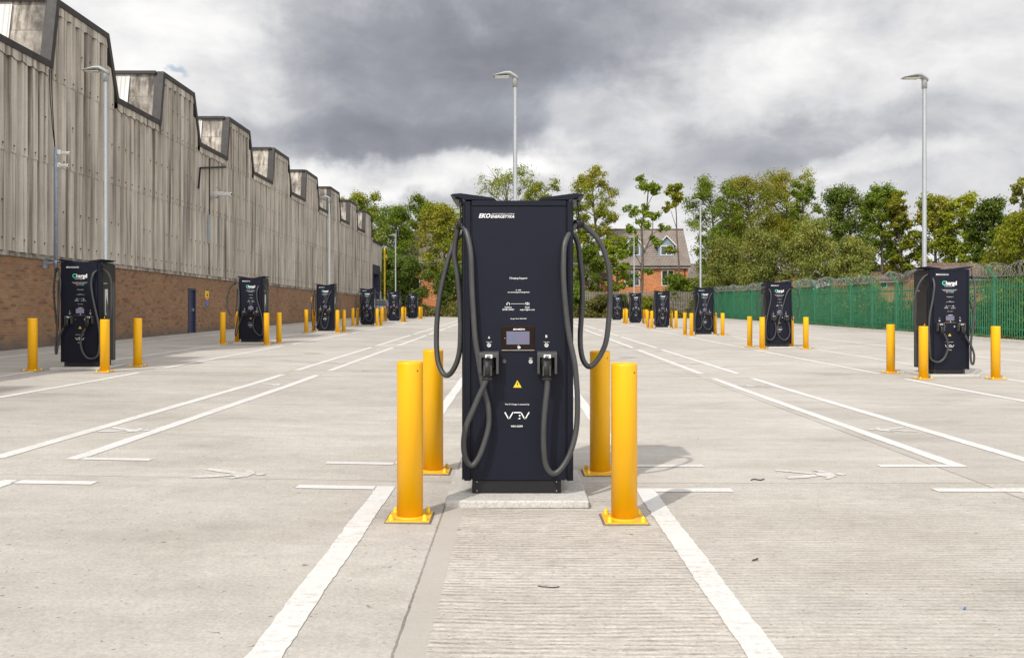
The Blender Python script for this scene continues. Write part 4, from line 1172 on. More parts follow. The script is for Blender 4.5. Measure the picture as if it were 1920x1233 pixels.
# camera pole bracketed to the wall, with two bullet cameras
cp = thing('camera_pole', 'blue grey steel pole bracketed to the warehouse wall, two small cameras at its top', 'pole', wallpt(23.15, .30, 2.25))
mb = MB(); mb.lathe([(.052, 0), (.052, 3.42), (.045, 3.44)], M['galv_dull'], 14); mb.obj('pole', cp)
mb = MB(); mb.box(-.30, -.05, -.03, .03, .27, .33, M['galv_dull']); mb.box(-.305, -.285, -.10, .10, .15, .45, M['galv_dull']); mb.lathe([(.062, .25), (.062, .36)], M['galv_dull'], 14); mb.obj('wall_bracket', cp)
for z, dy in ((3.28, .05), (2.93, -.02)):
    mb = MB()
    mb.box(.045, .12, -.05, .05, z-.05, z+.08, M['white_paint'], .01)
    mb.lathe([(.035, 0), (.045, .03), (.045, .22), (.040, .24), (.030, .235)], M['white_paint'], 14, (.12, dy, z), 'x')
    mb.lathe([(.028, 0), (.02, .006)], M['gap'], 12, (.357, dy, z), 'x')
    mb.obj('security_camera', cp)
sc_ = thing('security_camera', 'long white camera on an arm high on the sheeted wall, right of the diagonal pipe', 'camera', wallpt(35.75, .12, 5.95))
mb = MB(); mb.box(0, .40, -.03, .03, -.03, .03, M['galv'], .004); mb.box(0, .03, -.08, .08, -.10, .10, M['galv'], .004); mb.obj('arm', sc_)
mb = MB(); mb.box(.15, .95, -.075, .075, .12, .26, M['white_paint'], .015); mb.box(.3, .34, -.02, .02, .03, .12, M['galv']); mb.lathe([(.05, 0), (.045, .012)], M['glass'], 12, (.951, 0, .19), 'x')
o = mb.obj('housing', sc_); o.rotation_euler = (0, R(5), R(-14))

# ================================================================== palisade fence
XF = 18.1
pf = thing('palisade_fence', 'long green steel palisade fence with coils of razor wire along its top', 'fence', (XF, 24.0, 0))
NB = 26; BAY = 2.75
def f_panelp(mb):
    for k in range(17):
        y = .14+k*(BAY-.2)/16.5
        c = .026
        mb.prism([(-.012, y-c), (0.010, y-c*.35), (0.010, y+c*.35), (-.012, y+c), (-.016, y+c), (.004, y+c*.25), (.004, y-c*.25), (-.016, y-c)], 'z', .10, 2.24, M['fence_green'])
        mb.prism([(y-c, 2.24), (y+c, 2.24), (y+.012, 2.36), (y, 2.31), (y-.012, 2.36)], 'x', -.006, .0, M['fence_green'])
    for z in (.42, 1.95): mb.box(.0101, .055, 0.05, BAY-.05, z-.03, z+.03, M['fence_green'])
def f_postp(mb):
    mb.box(-.05, .05, -.05, .05, -.3, 2.42, M['fence_green'], .004)
    mb.prism([(-.05, 2.36), (.02, 2.42), (-.29, 2.80), (-.345, 2.76)], 'y', -.03, .03, M['fence_green'])
for i in range(NB+1):
    y = i*BAY; z = g(XF, 24+y)+.02
    o = part('post', 'fpost', f_postp, pf); o.location = (.03, y, z)
    if i < NB: o = part('fence_panel', 'fpanel', f_panelp, pf); o.location = (0, y, z+.0085)
mb = MB(); pts = []; rr = random.Random(2)
y = 0.0; a = 0.0; rad = .21
while y < NB*BAY:
    z = g(XF, 24+y)
    rad += rr.uniform(-.02, .02); rad = min(.27, max(.16, rad))
    pts.append((-.02+rad*math.cos(a), y+rr.uniform(-.02, .02), z+2.40+rad*.95+rad*math.sin(a)))
    a += 2*PI/11; y += .0145+.004*math.sin(y*2.1)
mb.tube(pts, .0062, M['wire'], 4)
mb.obj('razor_wire', pf)
# weathered timber fence at the back of the site
tf = thing('timber_fence', 'grey weathered close slatted timber fence below the orange house', 'fence', (14.0, 81.0, .75))
mb = MB(); rr = random.Random(8)
for k in range(92):
    x = -7.8+k*.165; h = 2.15+rr.uniform(-.05, .05)
    mb.box(x, x+.115, -.012+rr.uniform(-.006, .006), .012, 0, h, M['timber'])
mb.obj('slat', tf)['kind'] = 'stuff'
mb = MB()
for z in (.5, 1.7): mb.box(-7.8, 7.4, .02, .07, z, z+.1, M['timber'])
mb.obj('rail', tf)

# ================================================================== houses
def window_at(parent, x, z, w, h, y, mull=1, name='window'):
    mb = MB()
    t = .07
    mb.box(x-w/2, x+w/2, y-.05, y-.005, z, z+t, M['white_paint']); mb.box(x-w/2, x+w/2, y-.05, y-.005, z+h-t, z+h, M['white_paint'])
    xs = [x-w/2] + [x-w/2+(w-t)*(k+1)/(mull+1) for k in range(mull+1)]
    for q in xs: mb.box(q, q+t, y-.052, y-.006, z+t+.001, z+h-t-.001, M['white_paint'])
    fo = mb.obj(name, parent)
    gm = MB(); gm.box(x-w/2+.02, x+w/2-.02, y-.03, y-.008, z+.02, z+h-.02, M['glass']); gm.obj('pane', fo)
    return fo
def house(name, label, x0, x1, y, zb, eaves, ridge, depth, wins=(), dormers=(), roofm='tiles', doors=(), group='brick houses beyond the site'):
    cx = (x0+x1)/2; hw = (x1-x0)/2
    t = thing('brick_house', label, 'house', (cx, y, zb), 0, group)
    e, r = eaves-zb, ridge-zb
    mb = MB()
    mb.box(-hw, hw, 0, depth, -.5, e, M['brick_orange'])
    for s_ in (-1, 1): mb.prism([(0, e+.001), (depth, e+.001), (depth/2, r-.05)], 'x', s_*hw-(.2 if s_ > 0 else 0), s_*hw+(.2 if s_ < 0 else 0), M['brick_orange'])
    mb.obj('wall', t)
    mb = MB(); o_ = .28
    th = .12; sl = (r-e)/(depth/2)
    for (ya, yb) in ((-.35, depth/2), (depth+.35, depth/2)):
        za = e-.35*sl+.06; 
        mb.add([(-hw-o_, ya, za), (hw+o_, ya, za), (hw+o_, yb, r+.05), (-hw-o_, yb, r+.05), (-hw-o_, ya, za-th), (hw+o_, ya, za-th), (hw+o_, yb, r-.02), (-hw-o_, yb, r-.02)],
               [(0, 1, 2, 3), (4, 7, 6, 5), (0, 4, 5, 1), (1, 5, 6, 2), (0, 3, 7, 4)], M[roofm])
    mb.tube([(-hw-o_, depth/2, r+.06), (hw+o_, depth/2, r+.06)], .11, M[roofm], 8)
    rf = mb.obj('roof', t)
    mb = MB(); za = e-.35*sl+.06
    mb.box(-hw-.2, hw+.2, -.33, -.30, za-.30, za-.13, M['white_paint']); mb.box(-hw-.2, hw+.2, -.44, -.331, za-.16, za-.05, M['gap'])
    mb.obj('gutter', t)
    for s_ in (-1, 1):
        mb = MB(); mb.tube([(s_*(hw-.35), -.06, e-.25), (s_*(hw-.35), -.06, -.4)], .05, M['gap'], 8); mb.obj('downpipe', t)
    for (px, z, w, h, mu) in wins: window_at(t, px-cx, z-zb, w, h, 0, mu)
    for (px, z0) in dormers:
        x = px-cx; zz = z0-zb
        d = MB(); yb = (zz+1.8-e)/sl; yf = (zz-e)/sl-.05
        d.box(x-.85, x+.85, yf, yb+.5, zz, zz+1.35, M['dormer_grey'])
        d.prism([(x-.85, zz+1.351), (x+.85, zz+1.351), (x, zz+2.15)], 'y', yf, yf+.1, M['dormer_grey'])
        dm = d.obj('dormer', t)
        q = MB()
        for s_ in (-1, 1):
            q.add([(x+s_*1.15, yf-.25, zz+1.10), (x, yf-.25, zz+2.28), (x, yb+1.3, zz+2.28), (x+s_*1.15, yb+.4, zz+1.10)], [(0, 1, 2, 3) if s_ < 0 else (3, 2, 1, 0)], M[roofm])
            q.add([(x+s_*1.15, yf-.26, zz+1.0), (x, yf-.26, zz+2.16), (x, yf-.26, zz+2.29), (x+s_*1.15, yf-.26, zz+1.12)], [(0, 1, 2, 3)], M['white_paint'])
        q.obj('dormer_roof', dm)
        w = window_at(dm, x, zz+.12, 1.25, 1.05, yf, 1)
    return t
def PX(px, d): return (px-VX)*d/F
def PZ(py, d): return CAMZ+(HY-py)*d/F
d = 92.0
house('a', 'orange brick house with two pointed dormers, right of the big charging station', PX(1150, d), PX(1290, d), d, .9, PZ(493, d), PZ(425, d), 8.0,
      wins=[(PX(1185, d), PZ(536, d), 1.6, 1.65, 1), (PX(1252, d), PZ(536, d), 1.35, 1.7, 1)], dormers=[(PX(1190, d), PZ(480, d)), (PX(1251.5, d), PZ(480, d))])
d = 97.0
house('b', 'lower orange brick house glimpsed behind the hanging cable, left of the dormer house', PX(1040, d), PX(1146, d), d, .9, PZ(521, d), PZ(478, d), 7.5, wins=[(PX(1115, d), PZ(545, d), 1.3, 1.2, 1), (PX(1075, d), PZ(545, d), 1.3, 1.2, 1)])
house('c', 'orange brick house half hidden by trees left of the big charging station', PX(752, d), PX(868, d), d, .9, PZ(489, d), PZ(430, d), 8.0,
      wins=[(PX(761, d), PZ(507, d), 1.5, 1.25, 1), (PX(803, d), PZ(507, d), 1.5, 1.25, 1), (PX(845, d), PZ(507, d), 1.5, 1.25, 1), (PX(775, d), PZ(545, d), 1.5, 1.3, 1), (PX(830, d), PZ(545, d), 1.5, 1.3, 1)])
d = 104.0
house('d', 'brick house with only its tiled roof end showing right of the dormer house', PX(1292, d), PX(1372, d), d, .9, PZ(520, d), PZ(494, d), 7.5, wins=[(PX(1318, d), PZ(545, d), 1.4, 1.2, 1)])
d = 82.0
house('e', 'orange brick house peeping through olive trees above the green fence', PX(1418, d), PX(1502, d), d, .5, PZ(505, d), PZ(472, d), 8.0, wins=[(PX(1447, d), PZ(517, d), 1.5, .9, 1), (PX(1485, d), PZ(517, d), 1.2, .9, 1)])
d = 76.0
house('f', 'brick house among the trees behind the middle of the green fence', PX(1610, d), PX(1712, d), d, .4, PZ(522, d), PZ(497, d), 7.0, wins=[(PX(1650, d), PZ(540, d), 1.2, .8, 1)], roofm='tiles_red')
d = 58.0
house('g', 'low red brick building behind the right end of the green fence', PX(1788, d), PX(2010, d), d, .3, PZ(517, d), PZ(492, d), 7.5, wins=[(PX(1862, d), PZ(560, d), 1.4, .9, 1)], roofm='tiles_red')

# ================================================================== far car and yellow post
car = thing('parked_car', 'silver grey hatchback parked by the far end of the warehouse', 'car', (-11.35, 71.5, g(-11.35, 71.5)), R(6))
mb = MB()
side = [(-2.0, .35), (-2.02, .75), (-1.85, 1.0), (-1.45, 1.42), (-.9, 1.52), (.25, 1.48), (1.0, 1.02), (1.8, .86), (2.05, .70), (2.05, .30)]
def lay(w, inset, pts): return [(w*(1-inset*max(0, (z-.95))), y, z) for y, z in pts]
Lf = lay(-.88, .28, side); Rt = lay(.88, .28, side); nn = len(side)
mb.add(Lf+Rt, [tuple(range(nn)), tuple(reversed(range(nn, 2*nn)))]+[(k, nn+k, nn+(k+1) % nn, (k+1) % nn) for k in range(nn)], M['car_paint'])
mb.obj('body', car)
mb = MB(); mb.add([(-.66, -1.86, 1.03), (.66, -1.86, 1.03), (.60, -1.50, 1.40), (-.60, -1.50, 1.40)], [(0, 1, 2, 3)], M['glass']); o = mb.obj('rear_window', car); o.location = (0, -.03, .012)
for s_ in (-1, 1):
    mb = MB(); mb.add([(s_*.885, -1.3, 1.02), (s_*.885, .80, 1.02), (s_*.775, .15, 1.42), (s_*.775, -1.05, 1.42)], [(0, 1, 2, 3)], M['glass']); mb.obj('side_window', car)
    mb = MB(); mb.box(s_*.74-.11, s_*.74+.11, -2.05, -1.93, .78, .98, M['tail_red'], .02); mb.obj('tail_light', car)
    for y in (-1.3, 1.3):
        mb = MB(); mb.lathe([(.20, -.1), (.31, -.095), (.31, .095), (.20, .1)], M['tyre'], 20, (s_*.80, y, .31), 'x'); w = mb.obj('wheel', car)
        mb = MB(); mb.lathe([(.19, -.008), (.19, .008)], M['steel'], 16, (s_*.90, y, .31), 'x'); mb.obj('rim', w)
mb = MB(); mb.box(-.26, .26, -2.035, -2.02, .58, .69, M['sign_yellow']); mb.obj('number_plate', car)
yp = thing('yellow_post', 'tall thin yellow post standing just past the far end of the warehouse', 'post', (PX(721, 83), 83, .3))
mb = MB(); mb.lathe([(.13, 0), (.13, 1.2), (.09, 1.25), (.085, PZ(466, 83)-.35), (.05, PZ(464, 83)-.3)], M['post_yellow'], 14); mb.box(-.04, .26, -.05, .05, PZ(480, 83)-.5, PZ(474, 83)-.5, M['post_yellow']); mb.obj('pole', yp)

# a few bits of litter on the slabs
def bit(pts, r, m, name, label):
    o_ = Vector(pts[0]); mb = MB(); mb.tube([Vector(q)-o_ for q in smooth_path(pts, 3)], r, m, 6); ob = mb.obj(name); ob.location = o_; tag(ob, label, 'litter')
bit([(.11, 4.03, .004), (.14, 4.01, .006), (.18, 4.005, .005), (.21, 4.02, .004)], .0022, M['litter'], 'wire_scrap', 'small bent dark wire lying on the ribbed concrete in front of the big charging station')
bit([(1.80, 6.50, .007), (1.83, 6.52, .010), (1.87, 6.50, .007), (1.91, 6.53, .010)], .0045, M['litter'], 'twig', 'black twig lying on the slab right of the yellow bollards')
bit([(1.235, 4.43, .006), (1.255, 4.44, .009), (1.27, 4.46, .007)], .0045, M['leaf_litter'], 'dry_leaf', 'curled brown dead leaf on the right white bay line')
bit([(1.96, 3.72, .004), (1.972, 3.735, .005)], .004, M['blue'], 'blue_scrap', 'tiny blue plastic scrap on the concrete at the right')
# ================================================================== trees and shrubs
def leaf_mesh(name, cen, rad, per, size, m, seed, flat=.75, droop=0.0):
    """leaf-sized quads scattered round clump centres"""
    rs = np.random.RandomState(seed)
    cen = np.asarray(cen, float); rad = np.asarray(rad, float)
    cnt = np.maximum(6, (per*(rad/rad.mean())**2).astype(int))
    idx = np.repeat(np.arange(len(cen)), cnt); n = len(idx)
    d = rs.normal(size=(n, 3)); d /= np.linalg.norm(d, axis=1)[:, None]
    rr = np.abs(rs.normal(size=n))*.34+rs.rand(n)**.5*.50
    off = d*rr[:, None]*rad[idx][:, None]; off[:, 2] *= flat
    P = cen[idx]+off
    if droop: P[:, 2] -= droop*np.abs(rs.normal(size=n))*rad[idx]
    nrm = d*.75+rs.normal(size=(n, 3))*.55+np.array([0, 0, .55]); nrm /= np.linalg.norm(nrm, axis=1)[:, None]
    t = np.cross(nrm, rs.normal(size=(n, 3))); t /= np.linalg.norm(t, axis=1)[:, None]
    if droop: t = t*.5+np.array([0, 0, -1.0]); t -= nrm*(t*nrm).sum(1)[:, None]; t /= np.linalg.norm(t, axis=1)[:, None]
    b = np.cross(nrm, t)
    L = size*rs.uniform(.7, 1.35, n)[:, None]; Wd = L*(.34 if droop else .62)
    fold = nrm*L*.10
    V = np.stack([P-t*L*.5, P+b*Wd*.5+fold, P+t*L*.5, P-b*Wd*.5+fold], 1).reshape(-1, 3)
    me = bpy.data.meshes.new(name)
    me.vertices.add(4*n); me.vertices.foreach_set('co', V.astype(np.float32).ravel())
    me.loops.add(4*n); me.loops.foreach_set('vertex_index', np.arange(4*n, dtype=np.int32))
    me.polygons.add(n); me.polygons.foreach_set('loop_start', np.arange(0, 4*n, 4, dtype=np.int32)); me.polygons.foreach_set('loop_total', np.full(n, 4, np.int32))
    at = me.attributes.new('tone', 'FLOAT', 'FACE'); at.data.foreach_set('value', rs.rand(n).astype(np.float32))
    me.materials.append(m); me.update(); me.validate()
    return me
def build_tree(seed, H, Rr, base, shape, m, leaf=.26, per=70, nl=20, trunk_r=None, clump=.32, lean=0.0, gaps=0.0, droop=0.0):
    """returns trunk mesh and crown mesh; base = fraction of the height where the crown starts"""
    rg = random.Random(seed)
    mb = MB(); tr = trunk_r or H*.014+.05
    top = H*.93
    path = []; ox, oy = rg.uniform(-1, 1), rg.uniform(-1, 1)
    for k in range(9):
        t = k/8; path.append(Vector((lean*H*t+math.sin(t*4+ox)*.035*H*t, math.sin(t*3.3+oy)*.035*H*t, -.3+(top+.3)*t)))
    mb.tube(path, [tr*(1.25 if k == 0 else 1-.86*k/8) for k in range(9)], M['bark'], 8)
    def at(t):
        f = t*8; i = min(7, int(f)); return path[i].lerp(path[i+1], f-i)
    cen, rad = [], []
    def prof_(s):
        if shape == 'round': return math.sin(PI*min(1, .12+.80*s))**.7
        if shape == 'vase': return .30+.75*math.sin(PI*min(1, .10+.66*s))
        if shape == 'tall': return .45+.55*math.sin(PI*min(1, .10+.78*s))
        if shape == 'bush': return math.sin(PI*(.38+.55*s))**.6
        return 1.0
    az = rg.uniform(0, 6)
    for i in range(nl):
        s = (i+rg.random()*.8)/nl
        t = base+(1-base)*(s*.93)
        p0 = at(min(.98, max(.03, t-.10*(1-s))))
        az += 2.4+rg.uniform(-.5, .5)
        L = Rr*prof_(s)*rg.uniform(.62, 1.12)
        up = (.30+.75*s)*(1.0 if shape != 'bush' else .8)
        dr = Vector((math.cos(az), math.sin(az), up)).normalized()
        p1 = p0+dr*L*.5+Vector((0, 0, -.03*L)); p2 = p0+dr*L+Vector((rg.uniform(-.1, .1)*L, rg.uniform(-.1, .1)*L, .12*L-.25*droop*L))
        r0 = tr*(.42-.26*s)
        mb.tube([p0, p0.lerp(p1, .5)+Vector((0, 0, .02*L)), p1, p2], [r0, r0*.8, r0*.6, r0*.2], M['bark'], 5)
        ends = [(p2, 1.0), (p0.lerp(p2, .72), .95)]
        for q in range(4):
            a2 = az+rg.uniform(-1.1, 1.1); e = p1+Vector((math.cos(a2), math.sin(a2), rg.uniform(.0, .9))).normalized()*L*rg.uniform(.35, .62)
            mb.tube([p1, p1.lerp(e, .5)+Vector((0, 0, .03*L)), e], [r0*.45, r0*.3, r0*.12], M['bark'], 4)
            ends.append((e, rg.uniform(.75, 1.05)))
        ends.append((p0.lerp(p1, .85)+Vector((0, 0, .1*L)), .9))
        if s > .45 and not gaps: ends.append((p0.lerp(p1, .6), .9))
        for e, k in ends:
            if gaps and rg.random() < gaps: continue
            cen.append(tuple(e)); rad.append(max(.22, Rr*clump*k*rg.uniform(.75, 1.2)))
    cen.append(tuple(path[8]+Vector((0, 0, .0)))); rad.append(Rr*clump)
    return mb, cen, rad
_tp = {}
def tree(kind, label, px, top, d, wpx, seed, m, base=.35, shape='round', group='trees beyond the site', name='tree', zb=None, **kw):
    x = PX(px, d); zb = terrain_h(x, d)-.1 if zb is None else zb
    H = PZ(top, d)-zb; Rr = wpx*d/F/2
    t = thing(name, label, 'tree' if name == 'tree' else 'shrub', (x, d, zb), 0, group)
    mb, cen, rad = build_tree(seed, H, Rr, base, shape, m, droop=kw.get('droop', 0), **{k: v for k, v in kw.items() if k in ('nl', 'clump', 'lean', 'gaps', 'trunk_r')})
    mb.obj('trunk', t)
    link('crown', leaf_mesh('crown', cen, rad, kw.get('per', 92), kw.get('leaf', .20), M[m], seed, droop=kw.get('droop', 0), flat=kw.get('flat', .72)), t)
    return t
T = tree
# behind the end of the warehouse and left of the big charging station
T('t', 'bright green tree top showing above the far roof teeth of the warehouse', 648, 358, 118, 50, 11, 'leaf_fresh', .5)
T('t', 'tall yellow green tree just past the warehouse end, left of the yellow post', 686, 352, 104, 88, 12, 'leaf_fresh', .25, 'tall', nl=26)
T('t', 'green tree with low branches directly behind the small far lamp post', 742, 378, 98, 92, 13, 'leaf_green', .12, 'tall', nl=30)
T('t', 'tall green tree in front of the left brick house, between two bushier ones', 790, 358, 102, 84, 14, 'leaf_green', .22, 'tall', nl=26)
T('t', 'golden tinged tree close to the left hanging cables of the big charging station', 832, 372, 90, 98, 15, 'leaf_gold', .34, 'round', nl=26)
T('t', 'bright green tree directly left of the big charging station', 888, 366, 96, 90, 16, 'leaf_fresh', .2, 'tall', nl=26)
T('t', 'dark bushy small tree at the verge behind the sixth charging station by the brick wall', 765, 480, 88, 84, 17, 'leaf_dark', .05, 'bush', nl=22)
T('t', 'dark low tree beside the yellow post', 722, 470, 94, 70, 18, 'leaf_dark', .05, 'bush', nl=22)
T('t', 'low dark leafy tree over the dry verge left of the big charging station', 850, 500, 86, 84, 19, 'leaf_dark', .05, 'bush', nl=20)
# above and right of the big charging station
T('t', 'airy light green tree whose top shows left of the central lamp post', 948, 316, 108, 130, 21, 'leaf_fresh', .42, 'vase', gaps=.32, clump=.26, nl=24)
T('t', 'airy bright tree whose top shows right of the central lamp post', 1022, 330, 104, 86, 22, 'leaf_fresh', .4, 'tall', gaps=.28, clump=.28, nl=22)
T('t', 'tall tree with a bare lower trunk rising above the right cable arm', 1118, 314, 94, 92, 23, 'leaf_gold', .42, 'tall', gaps=.15, clump=.28, nl=24)
T('t', 'narrow light green tree between the right cable arm and its taller neighbour', 1085, 358, 98, 66, 24, 'leaf_fresh', .25, 'tall', gaps=.22, nl=22)
T('t', 'small airy yellow green tree screening the left end of the dormer house', 1156, 436, 86, 54, 26, 'leaf_fresh', .2, 'tall', gaps=.2, nl=18)
T('t', 'bushy tree in front of the left gable of the dormer house', 1098, 460, 90, 66, 25, 'leaf_green', .1, 'tall', gaps=.2, nl=18)
# the two thin lopped trees before the dormer house
def lopped(label, px, d, blobs, seed, m, trunk):
    x = PX(px, d); zb = terrain_h(x, d)-.1
    t = thing('tree', label, 'tree', (x, d, zb), 0, 'trees beyond the site')
    mb = MB(); L = lambda q: Vector((PX(q[0], d)-x, (q[2] if len(q) > 2 else 0), PZ(q[1], d)-zb))
    for pth, r0, r1 in trunk:
        P = smooth_path([L(q) for q in pth], 3); mb.tube(P, [r0+(r1-r0)*i/(len(P)-1) for i in range(len(P))], M['bark'], 7)
    mb.obj('trunk', t)
    cen, rad = [], []; rg = random.Random(seed)
    for (bx, by, r) in blobs:
        c = L((bx, by, rg.uniform(-.5, .5))); rr_ = r*d/F
        for k in range(7):
            a = rg.uniform(0, 2*PI); e = rg.uniform(-.7, .9)
            cen.append(tuple(c+Vector((math.cos(a), math.sin(a), e))*rr_*.6)); rad.append(rr_*rg.uniform(.42, .62))
    link('crown', leaf_mesh('crown', cen, rad, 60, .24, M[m], seed), t)
lopped('slender lopped tree with round leaf tufts in front of the dormer house', 1203, 84,
       [(1217, 348, 21), (1200, 338, 12), (1228, 360, 12), (1185, 398, 18), (1205, 392, 13), (1222, 408, 17), (1205, 420, 17), (1247, 425, 13), (1187, 432, 14), (1231, 452, 15), (1180, 455, 18), (1172, 478, 16), (1170, 500, 14), (1212, 512, 12), (1176, 535, 13), (1190, 520, 10)], 31, 'leaf_green',
       [([(1202, 592), (1204, 520), (1205, 470), (1203, 420), (1212, 390), (1216, 350)], .17, .05), ([(1204, 480), (1222, 440), (1224, 412)], .08, .03), ([(1205, 470), (1228, 454), (1232, 450)], .06, .02), ([(1203, 430), (1190, 405)], .06, .02), ([(1204, 500), (1182, 460)], .06, .02), ([(1222, 440), (1240, 428)], .04, .02), ([(1205, 530), (1180, 500)], .05, .02), ([(1214, 385), (1226, 362)], .04, .02)])
lopped('thin bare stemmed tree with one small top tuft, right of the slender lopped tree', 1272, 84,
       [(1264, 356, 13), (1268, 372, 14), (1258, 385, 11), (1272, 350, 9), (1250, 392, 7), (1262, 366, 14), (1254, 467, 8), (1262, 470, 8)], 32, 'leaf_gold',
       [([(1274, 575), (1273, 500), (1269, 440), (1268, 400), (1264, 360)], .11, .035), ([(1269, 430), (1258, 395)], .04, .02)])
# right hand trees
T('t', 'broad yellow green tree above the lamp post right of the dormer house', 1335, 332, 96, 104, 41, 'leaf_green', .36, 'vase', gaps=.12, nl=28, clump=.30)
T('t', 'tall rounded golden tree in the middle of the right hand group', 1408, 322, 98, 128, 42, 'leaf_gold', .34, 'round', gaps=.06, nl=34, clump=.30)
T('t', 'tall tree with rusty tinged top right of the golden one', 1470, 318, 100, 110, 43, 'leaf_gold', .36, 'vase', gaps=.10, nl=28, clump=.29)
T('t', 'tree with open branches at the right end of the golden group', 1506, 330, 92, 58, 44, 'leaf_green', .45, 'vase', gaps=.25, nl=18)
T('t', 'dense dark green tree above the middle of the green fence', 1578, 334, 84, 98, 45, 'leaf_dark', .25, 'round', nl=32, clump=.33)
T('t', 'green filler tree behind the olive bushes near the lamp post', 1380, 400, 104, 96, 46, 'leaf_green', .15, 'tall', nl=24)
T('t', 'green filler tree behind the olive bushes, below the rusty topped tree', 1462, 392, 106, 100, 47, 'leaf_dark', .2, 'round', nl=24)
T('t', 'olive grey willow bush right of the lamp post near the fence end', 1358, 436, 80, 112, 51, 'leaf_willow', .05, 'bush', droop=.5, per=110, leaf=.25, nl=26)
T('t', 'olive willow bush behind the second charging station by the green fence', 1434, 420, 72, 118, 52, 'leaf_willow', .05, 'bush', droop=.5, per=120, leaf=.23, nl=28)
T('t', 'tall olive willow behind the middle of the green fence', 1520, 408, 70, 104, 53, 'leaf_willow', .08, 'tall', droop=.5, per=110, leaf=.23, nl=28)
T('t', 'rounded olive willow bush left of the tall right lamp post', 1606, 432, 62, 92, 54, 'leaf_willow', .05, 'bush', droop=.5, per=110, leaf=.21, nl=26)
T('t', 'slim green tree with a bare trunk left of the tall right lamp post', 1652, 338, 78, 86, 61, 'leaf_green', .36, 'tall', gaps=.08, nl=28, clump=.31)
T('t', 'thin yellowing tree just left of the tall right lamp post', 1690, 344, 76, 64, 62, 'leaf_gold', .36, 'tall', gaps=.2, nl=24, clump=.30)
T('t', 'full golden green tree right of the tall right lamp post', 1752, 352, 74, 84, 63, 'leaf_gold', .33, 'tall', gaps=.08, nl=26, clump=.31)
T('t', 'loose green tree between the golden tree and the dark right hand tree', 1808, 358, 72, 76, 64, 'leaf_fresh', .34, 'tall', gaps=.1, nl=26, clump=.31)
T('t', 'dark spreading tree above the right end of the fence', 1860, 362, 66, 92, 65, 'leaf_dark', .30, 'round', gaps=.1, nl=26, clump=.32)
T('t', 'tall thin topped tree at the right edge of the view', 1912, 318, 60, 56, 67, 'leaf_willow', .5, 'tall', gaps=.35, nl=18, clump=.28, leaf=.2)
T('t', 'golden willow like tree at the right edge above the fence', 1912, 385, 56, 128, 66, 'leaf_gold', .18, 'round', droop=.4, per=80, leaf=.21, nl=28)
T('t', 'round green bush showing between fence and trees right of the tall right lamp post', 1768, 500, 66, 60, 68, 'leaf_fresh', .1, 'bush', nl=16, leaf=.22)
# shrubs at the fence end and under the house
def shrub(label, px, top, d, wpx, seed, m):
    return tree('s', label, px, top, d, wpx, seed, m, .03, 'bush', 'shrubs at the edge of the site', 'shrub', nl=16, clump=.32, leaf=.20, per=55)
shrub('bright green bush covering the foot of the dormer house', 1272, 512, 82.5, 70, 71, 'leaf_green')
shrub('green bush at the far end of the green fence', 1312, 520, 83, 60, 72, 'leaf_willow')
shrub('yellowing bush in front of the timber fence', 1218, 560, 79.5, 50, 73, 'leaf_gold')
shrub('tangled bush beside the farthest charging station by the green fence', 1130, 555, 80, 54, 74, 'leaf_rough')
shrub('dark bush between the two far charging stations by the green fence', 1165, 552, 80.5, 40, 75, 'leaf_dark')
shrub('low green shrub behind the cable loop', 1085, 540, 82, 60, 76, 'leaf_green')
# hedge on the far side of the palisade fence
def scatter(name, x0, x1, y0, y1, zf, h, n, m, size, seed, rad=.35):
    rs = np.random.RandomState(seed)
    X = rs.uniform(x0, x1, n); Y = rs.uniform(y0, y1, n)
    Z = np.array([zf(a, b) for a, b in zip(X, Y)])+rs.rand(n)**1.3*h*(.6+.4*np.sin(X*1.7+Y*.9))
    return leaf_mesh(name, np.stack([X, Y, Z], 1), np.full(n, rad), 26, size, m, seed)
for k, (y0, y1) in enumerate(((26, 38), (38, 50), (50, 64), (64, 79))):
    o = link('hedge', scatter('hedge', 20.6, 22.2, y0, y1, terrain_h, 1.85, 520, M['leaf_hedge'], .15, 80+k, .32)); tag(o, ['green hedge behind the right end of the fence', 'green hedge behind the fence right of the second charging station', 'green hedge behind the middle of the fence', 'green hedge behind the far end of the fence'][k], 'hedge', 'hedges behind the fence')
o = link('undergrowth', scatter('undergrowth', -12, 17, 79.3, 84.5, terrain_h, .95, 1500, M['leaf_rough'], .22, 91, .42)); tag(o, 'dry rough undergrowth along the back edge of the site', 'undergrowth', kind='stuff')
o = link('weeds', scatter('weeds', 17.8, 18.6, 24, 79, lambda x, y: g(17, y), .16, 700, M['leaf_rough'], .10, 92, .13)); tag(o, 'small dry weeds along the foot of the green fence', 'weeds', kind='stuff')
# far wood closing the gaps near the horizon
rs = np.random.RandomState(5); cx = rs.uniform(-190, 190, 420); cy = rs.uniform(165, 200, 420)
o = link('far_wood', leaf_mesh('far_wood', np.stack([cx, cy, 1.0+rs.rand(420)*3.6], 1), np.full(420, 2.6), 44, .8, M['leaf_dark'], 6)); tag(o, 'distant belt of dark trees low on the horizon', 'wood', kind='stuff')

# ================================================================== sky, sun, camera
SUN = Vector((-.53, -.86, 1.0)).normalized()
el = math.asin(SUN.z)
w = bpy.data.worlds.new('World'); scene.world = w; w.use_nodes = True
t = NT(w.node_tree); bg = w.node_tree.nodes['Background']
sky = t.node('ShaderNodeTexSky'); sky.sky_type = 'NISHITA'; sky.sun_disc = False; sky.sun_elevation = el
sky.sun_rotation = math.atan2(SUN.x, SUN.y); sky.air_density = 1.0; sky.dust_density = 1.5
dirv = t.node('ShaderNodeTexCoord').outputs['Generated']
sp = t.node('ShaderNodeSeparateXYZ'); t.set(sp.inputs[0], dirv)
